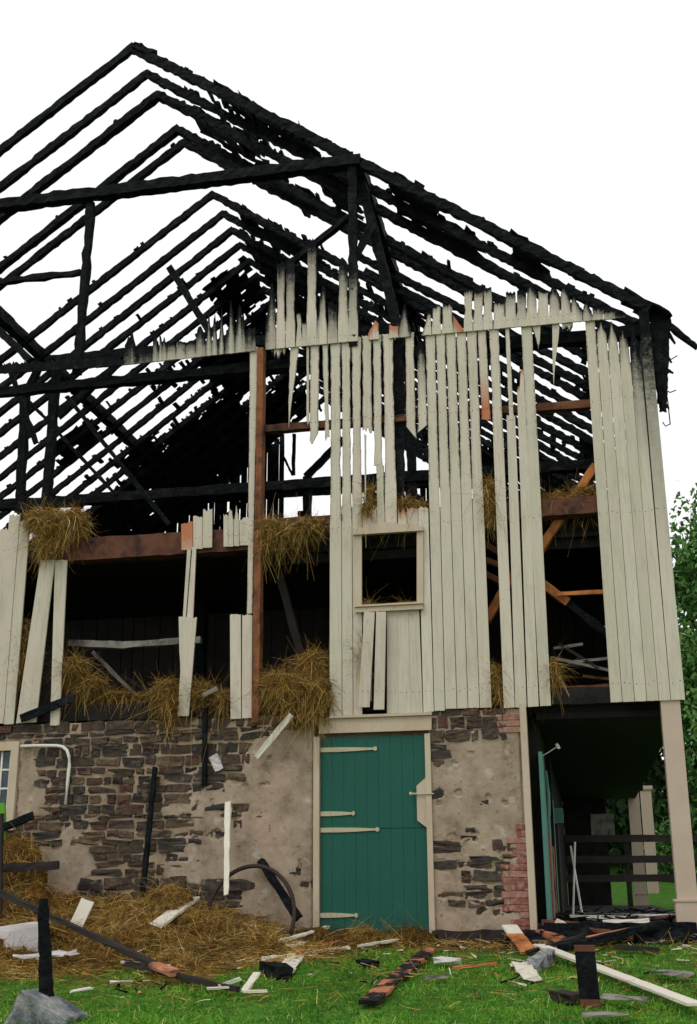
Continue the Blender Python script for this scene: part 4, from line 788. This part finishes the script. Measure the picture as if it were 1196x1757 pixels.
lying('charred_lump', 'round charred lump in the grass under the green door', (618, 1658), (640, 1662), .13, .06, 'char', .02, .02, cat='charcoal', j=.02)
lying('charred_lump', 'charred lump in the straw centre left of the battens', (228, 1604), (256, 1606), .18, .1, 'char', .02, .02, cat='charcoal', j=.025)
# charred debris along the passage sill
for k, (a, b, w_, m_, ua, ub, lb) in enumerate([((935, 1612), (1196, 1606), .16, 'char', .14, .12, 'long charred beam along the passage sill'), ((962, 1640), (1140, 1604), .1, 'char', .04, .16, 'charred beam slanting up under the long sill beam'), ((1010, 1632), (1130, 1612), .05, 'pink', .1, .16, 'split pink batten over the slanting charred beam'),
      ((905, 1645), (1010, 1625), .05, 'fence', .03, .1, 'thin dark batten pointing at the long white plank'), ((1035, 1598), (1115, 1592), .06, 'board', .2, .2, 'pale batten on the passage sill left of the pillar'), ((930, 1596), (1010, 1600), .08, 'redbeam', .2, .16, 'brown board on the passage sill by the teal door'), ((1060, 1636), (1130, 1640), .06, 'fence', .03, .03, 'dark batten in the grass under the charred beams'), ((955, 1602), (972, 1608), .1, 'board', .2, .15, 'small white splinter on the passage sill'), ((1070, 1622), (1192, 1614), .13, 'char', .06, .1, 'thick charred beam below the near pillar foot'), ((1000, 1612), (1085, 1626), .07, 'brown', .14, .08, 'scorched brown batten crossing the slanting charred beam'), ((925, 1618), (985, 1632), .09, 'halfburnt', .1, .04, 'half-burnt board end beside the sloping short plank')]):
    lying('debris_beam' if w_ > .09 else 'debris_batten', lb, a, b, w_, w_*.7, m_, ua, ub, cat='beam' if w_ > .09 else 'batten', bite=.25)
for (x_, y_, s_, lb) in ((1000, 1618, .22, 'largest blue-black ash lump on the passage sill'), (905, 1606, .2, 'ash lump beside the brick corner'), (1150, 1625, .2, 'ash lump under the right pillar'), (960, 1612, .14, 'small ash lump between brick corner and big ash lump'), (715, 1600, .2, 'ash lump at the right foot of the green door frame')):
    q = G(x_, y_); bm = bmesh.new(); bmesh.ops.create_icosphere(bm, subdivisions=3, radius=1); ds = random.uniform(0, 50)
    for v in bm.verts: v.co *= 1+.3*nz(v.co.x*2+ds, v.co.y*2, v.co.z*2)+.12*nz(v.co.x*6+ds, v.co.y*6, v.co.z*6); v.co = Vector((q[0]+v.co.x*s_*1.2, -.14+v.co.y*s_*.6, q[2]+.03+v.co.z*s_*.6))
    me = bpy.data.meshes.new('ash_lump'); bm.to_mesh(me); bm.free(); me.materials.append(M['char']); tag(put(bpy.data.objects.new('ash_lump', me)), lb, 'ash')
# pale sheets and sticks on the passage floor
def floor_px(x, y, z=.0): d = ray(x, y); return CAM + d*((z-CAM[2])/d[2])
pts = [(.45, 1.3), (1.0, 1.5), (1.08, .75), (.6, .55)]; mb = MB(); mb.add([(x_, y_, .05) for x_, y_ in pts]+[(x_, y_, .075) for x_, y_ in pts], BOXF); tag(mb.build('pale_sheet', M['sheet']), 'pale flat sheet on the passage floor against the near pillar', 'sheet')
for k, (a, b, m_, lb) in enumerate([((-.25, .9, .06), (.4, .7, .05), 'board', 'white batten lying on the passage floor'), ((-.1, 2.2, .06), (.7, 1.5, .06), 'greyboard', 'grey batten across the passage floor'), ((-.3, 1.6, .04), (.2, 2.4, .04), 'fence', 'dark batten deep on the passage floor'), ((.5, .4, .04), (1., .55, .08), 'redbeam', 'brown batten in front of the pale sheet')]):
    mb = MB(); mb.rag(a, b, .06, .03, j=.005); tag(mb.build('floor_batten', M[m_]), lb, 'batten')
mb = MB(); mb.tube([(-.24, 2.2, .02), (-.16, 2.3, .95)], .014, 6); mb.tube([(-.12, 2.2, .02), (-.22, 2.3, .9)], .014, 6); mb.tube([(-.2, 2.25, .5), (-.17, 2.25, .5)], .012, 6); tag(mb.build('folding_stand', M['whitepipe']), 'crossed white metal stand by the teal stall doors', 'stand')
# leaning poles, wheel hoop
wallp('plank', 'narrow white plank leaning upright against the plaster', (391, 1376), (388, 1535), -.05, -.75, .075, .025, 'board', 'plank', j=.007, taper=.7)
wallp('charred_pole', 'charred pole leaning on the bare stones of the wall', (266, 1316), (243, 1550), -.06, -.35, .055, .05, 'char', 'pole')
wallp('charred_beam', 'charred beam end leaning to the left of the green door', (447, 1476), (512, 1575), -.08, -.35, .085, .07, 'char', 'beam')
wallp('broken_stick', 'white broken stick with red tip hanging from the hay spill', (500, 1226), (440, 1299), -.25, -.12, .07, .03, 'board', 'stick', j=.006)
mb = MB(); ctr = P(428, 1572, -.6); pts = []
for k in range(41):
    an = math.radians(-20+220*k/40); pts.append((ctr[0]+.5*math.cos(an), -.42-.14*(1-math.sin(an)), ctr[2]+.54*math.sin(an)))
mb.tube(pts, .024, 8); tag(mb.build('wheel_hoop', M['rust'], smooth=True), 'rusty iron wheel hoop half buried in the hay heap', 'hoop')
beam2 = lambda *a, **k: wallp(*a, **k)
wallp('manger_rail', 'dark horizontal rail sunk in the tall hay mound', (-20, 1490), (100, 1484), -.95, -.85, .09, .07, 'fence', 'rail'); wallp('charred_rail', 'charred rail sloping up below the stone window', (-25, 1432), (58, 1398), -.75, -.45, .08, .07, 'char', 'rail')
wallp('dark_stake', 'dark stake at the very left edge before the hay mound', (2, 1395), (-2, 1610), -1.1, -1.1, .05, .05, 'fence', 'stake'); wallp('green_post', 'bright green post top at the left edge below the stone window', (5, 1378), (5, 1440), -.6, -.6, .06, .05, 'greenpost', 'post')
# white foam block, charred stake in its concrete block
q = G(30, 1640, .0); bx = [(-.42, .12, 0), (.0, -.22, 0), (.32, .0, .0), (-.02, .42, 0)]; mb = MB(); mb.add([(q[0]+x_, q[1]+y_, q[2]+.02) for x_, y_, _ in bx]+[(q[0]+x_*.98, q[1]+y_*.98, q[2]+.26+.06*(k in (2, 3))) for k, (x_, y_, _) in enumerate(bx)], BOXF)
bm = bmesh.new(); me = bpy.data.meshes.new('white_block'); me.from_pydata(mb.v, [], mb.f); bm.from_mesh(me); bmesh.ops.bevel(bm, geom=bm.edges[:], offset=.02, segments=2, affect='EDGES'); bm.to_mesh(me); bm.free(); me.materials.append(M['sheet']); tag(put(bpy.data.objects.new('white_block', me)), 'thick white block tipped on the straw at left edge', 'block')
q = G(76, 1752); bm = bmesh.new(); bmesh.ops.create_cube(bm, size=1); bmesh.ops.bevel(bm, geom=bm.edges[:], offset=.06, segments=1, affect='EDGES'); bmesh.ops.subdivide_edges(bm, edges=bm.edges[:], cuts=2, use_grid_fill=True)
for v in bm.verts: v.co += Vector((nz(*(v.co*3)), nz(*(v.co*3+Vector((9, 0, 0)))), nz(*(v.co*3+Vector((0, 9, 0))))))*.1+Vector((random.uniform(-.03, .03), random.uniform(-.03, .03), random.uniform(-.03, .03))); v.co = Matrix.Rotation(.45, 3, 'Y') @ Vector((v.co.x*.44, v.co.y*.4, v.co.z*.34)); v.co += Vector((q[0], q[1], q[2]-.02))
me = bpy.data.meshes.new('concrete_block'); bm.to_mesh(me); bm.free(); me.materials.append(M['concrete']); tag(put(bpy.data.objects.new('concrete_block', me)), 'tilted grey concrete footing in the near left corner', 'concrete block')
dY = q[1]+.05; mb = MB(); mb.rag(P(80, 1712, dY), P(74, 1542, dY), .085, .08, seg=.05, j=.006, taper=.7, up=(0, 1, 0)); tag(mb.build('charred_stake', M['char']), 'charred pointed stake standing in the concrete footing', 'stake')
# rail fence beyond the passage
FEN = empty('rail_fence', (.6, 11.5, 0), 'dark three-rail wooden fence across the far end of the passage', 'fence')
def fp(o): o.parent = FEN; o.matrix_parent_inverse = Matrix.Translation((-.6, -11.5, 0)); return o
for z_ in (1.33, .92, .55): mb = MB(); mb.rag((-.45, 11.5, z_), (7, 13.5, z_+.02), .05, .14, seg=.5, j=.004); fp(mb.build('rail', M['fence']))
for x_ in (.78, 3.2, 6.): mb = MB(); y_ = 11.56+(x_+.45)/7.45*2; mb.rag((x_, y_, gz(x_, y_)-.1), (x_, y_, 1.45), .1, .1, seg=.4, j=.004, up=(0, 1, 0)); fp(mb.build('fence_post', M['fence']))
mb = MB(); mb.box(1.5, 1.78, 19.8, 20.1, 0, 2.9); mb.box(1.46, 1.82, 19.76, 20.14, 2.9, 3.0); tag(mb.build('far_column', M['pillar']), 'pale column standing beyond the fence right of the far pillar', 'column')
# ------------------------------------------------------------------ trees and bushes behind
def tree(name, label, x, y, h_, r, n, leafm='leaf', leaf=.2, low_=.18, cat='tree', group=None):
    z0 = gz(x, y); root = empty(name, (x, y, z0), label, cat, group); mb = MB(); mb.tube([(0, 0, -.2), (.05, 0, h_*.3), (.12, .1, h_*.6), (.1, .1, h_*.85)], [.045*h_*.6, .03*h_*.6, .02*h_*.6, .006*h_*.6], 9)
    for k in range(9):
        an = random.uniform(0, 6.28); zz = h_*random.uniform(.25, .7); e = r*random.uniform(.5, .85); mb.tube([(.05, 0, zz), (math.cos(an)*e*.5, math.sin(an)*e*.5, zz+e*.25), (math.cos(an)*e, math.sin(an)*e, zz+e*.55)], [.06, .045, .02], 6)
    mb.build('trunk', M['bark'], root)
    nc_ = 110; u = rng.normal(size=(nc_, 3)); u /= np.linalg.norm(u, axis=1, keepdims=True); rad = rng.uniform(.35, 1., (nc_, 1))**.6
    cen = u*rad*[r, r, h_*(1-low_)/2] + [0, 0, h_*(low_+(1-low_)/2)]
    pk = rng.integers(0, nc_, n); st = cen[pk] + rng.normal(size=(n, 3))*r*.14
    dr = rng.normal(size=(n, 3)) + [0, 0, -.3]; V, F = ribbons(st, dr, rng.uniform(.7, 1.4, n)*leaf, rng.uniform(.5, .9, n)*leaf, np.full(n, .2), segs=2)
    c0 = np.clip(.5+rng.normal(0, .16, n)+rng.normal(0, .18, nc_)[pk], 0, 1); npmesh('crown', V, F, M[leafm], root, np.repeat(np.stack([c0]*3+[np.ones(n)], 1), 6, 0)); return root
tree('broadleaf_tree', 'tall green tree beside the right corner of the barn', 6.15, 24, 12.3, 3.9, 46000, leaf=.16, low_=.02)
tree('broadleaf_tree', 'dark tree seen under the passage roof beyond the fence', 3.2, 34, 9, 4.5, 9000, 'darkleaf', .28, .02)
tree('broadleaf_tree', 'dark tree to the right of the near pillar', 11, 38, 11, 5, 8000, 'darkleaf', .3, .02); tree('broadleaf_tree', 'dark tree behind the far end of the passage', -2.5, 40, 8, 4.5, 7000, 'darkleaf', .3, .02)
tree('sunlit_bush', 'pale yellow-green bush beyond the fence', 3.1, 27, 1.9, 1.3, 3500, 'leaf', .12, 0, cat='bush')
tree('hedge_bush', 'dark hedge bush far behind the fence, nearest the far pillar', 1.5, 46, 5, 5, 6000, 'darkleaf', .3, 0, cat='bush'); tree('hedge_bush', 'dark hedge bush far behind the fence, right of the near pillar', 8.5, 47, 5.5, 5.5, 6000, 'darkleaf', .3, 0, cat='bush')

mb = MB()
for k in range(420):
    x_, y_ = random.uniform(-7.8, 1.6), -abs(random.gauss(0, 1.5))-.15
    if y_ < -5 or (x_ > -2 and random.random() < .45): continue
    z_ = gz(x_, y_)+.035; an = random.uniform(0, 6.28); L_ = random.uniform(.04, .2); b_ = random.uniform(.008, .03)
    p0 = np.array([x_, y_, z_]); p1 = p0+[math.cos(an)*L_, math.sin(an)*L_, random.uniform(-.02, .05)]; mb.rag(p0, p1, b_, b_*.5, seg=.06, j=.004, taper=.4)
me = mb.build('wood_splinters', M['board']); me.data.materials.append(M['char']); me.data.materials.append(M['pink'])
mi = np.repeat(rng.choice([0, 1, 2], 800, p=[.45, .35, .2]), 18)[:len(me.data.polygons)]; me.data.polygons.foreach_set('material_index', np.ascontiguousarray(mi, np.int32))
tag(me, 'scattered wood splinters and charcoal bits on the ground', 'splinters', kind='stuff')

for k, (x_, y_, a_, lb) in enumerate([(-6.0, -1.9, .3, 'hay tuft between the white block and the propped short plank'), (-5.0, -2.0, .3, 'hay tuft below the sloping white plank'), (-3.5, -1.2, .26, 'hay tuft below the charred leaning beam end'), (-4.0, -2.4, .24, 'hay tuft at the grass edge left of the battens'), (-6.6, -2.4, .3, 'hay tuft beside the charred stake')]):
    z_ = gz(x_, y_); hay('hay_tuft', lb, [(x_, y_, z_+.02, a_, a_*.7, a_*.45), (x_+a_*.6, y_-.1, z_, a_*.6, a_*.5, a_*.35)], 700, length=(.07, .22), tone=random.uniform(-.12, .1))

mb = MB()
for k in range(260):
    x_, y_ = random.uniform(-.45, 1.7), random.uniform(-.35, 2.6) if random.random() < .75 else random.uniform(2.6, 7)
    z_ = (.0 if y_ > .16 else gz(x_, y_)+.03)+.015; an = random.uniform(0, 6.28); L_ = random.uniform(.06, .4); b_ = random.uniform(.015, .06)
    if x_ > 1.2 and y_ > .1: continue
    p0 = np.array([x_, y_, z_]); p1 = p0+[math.cos(an)*L_, math.sin(an)*L_*.6, random.uniform(-.01, .08)]; mb.rag(p0, p1, b_, b_*.6, seg=.2, j=.006, taper=.5)
me = mb.build('charcoal_rubble', M['char']); me.data.materials.append(M['fence']); me.data.materials.append(M['greyboard'])
bm = bmesh.new(); bm.from_mesh(me.data); bm.faces.ensure_lookup_table(); seen = {}
for f_ in bm.faces: f_.material_index = (0, 0, 1, 0, 2, 1, 0)[int(abs(nz(*(f_.calc_center_median()*2.3)))*31) % 7]
bm.to_mesh(me.data); bm.free()
tag(me, 'charred rubble strewn over the passage floor and its sill', 'rubble', kind='stuff')
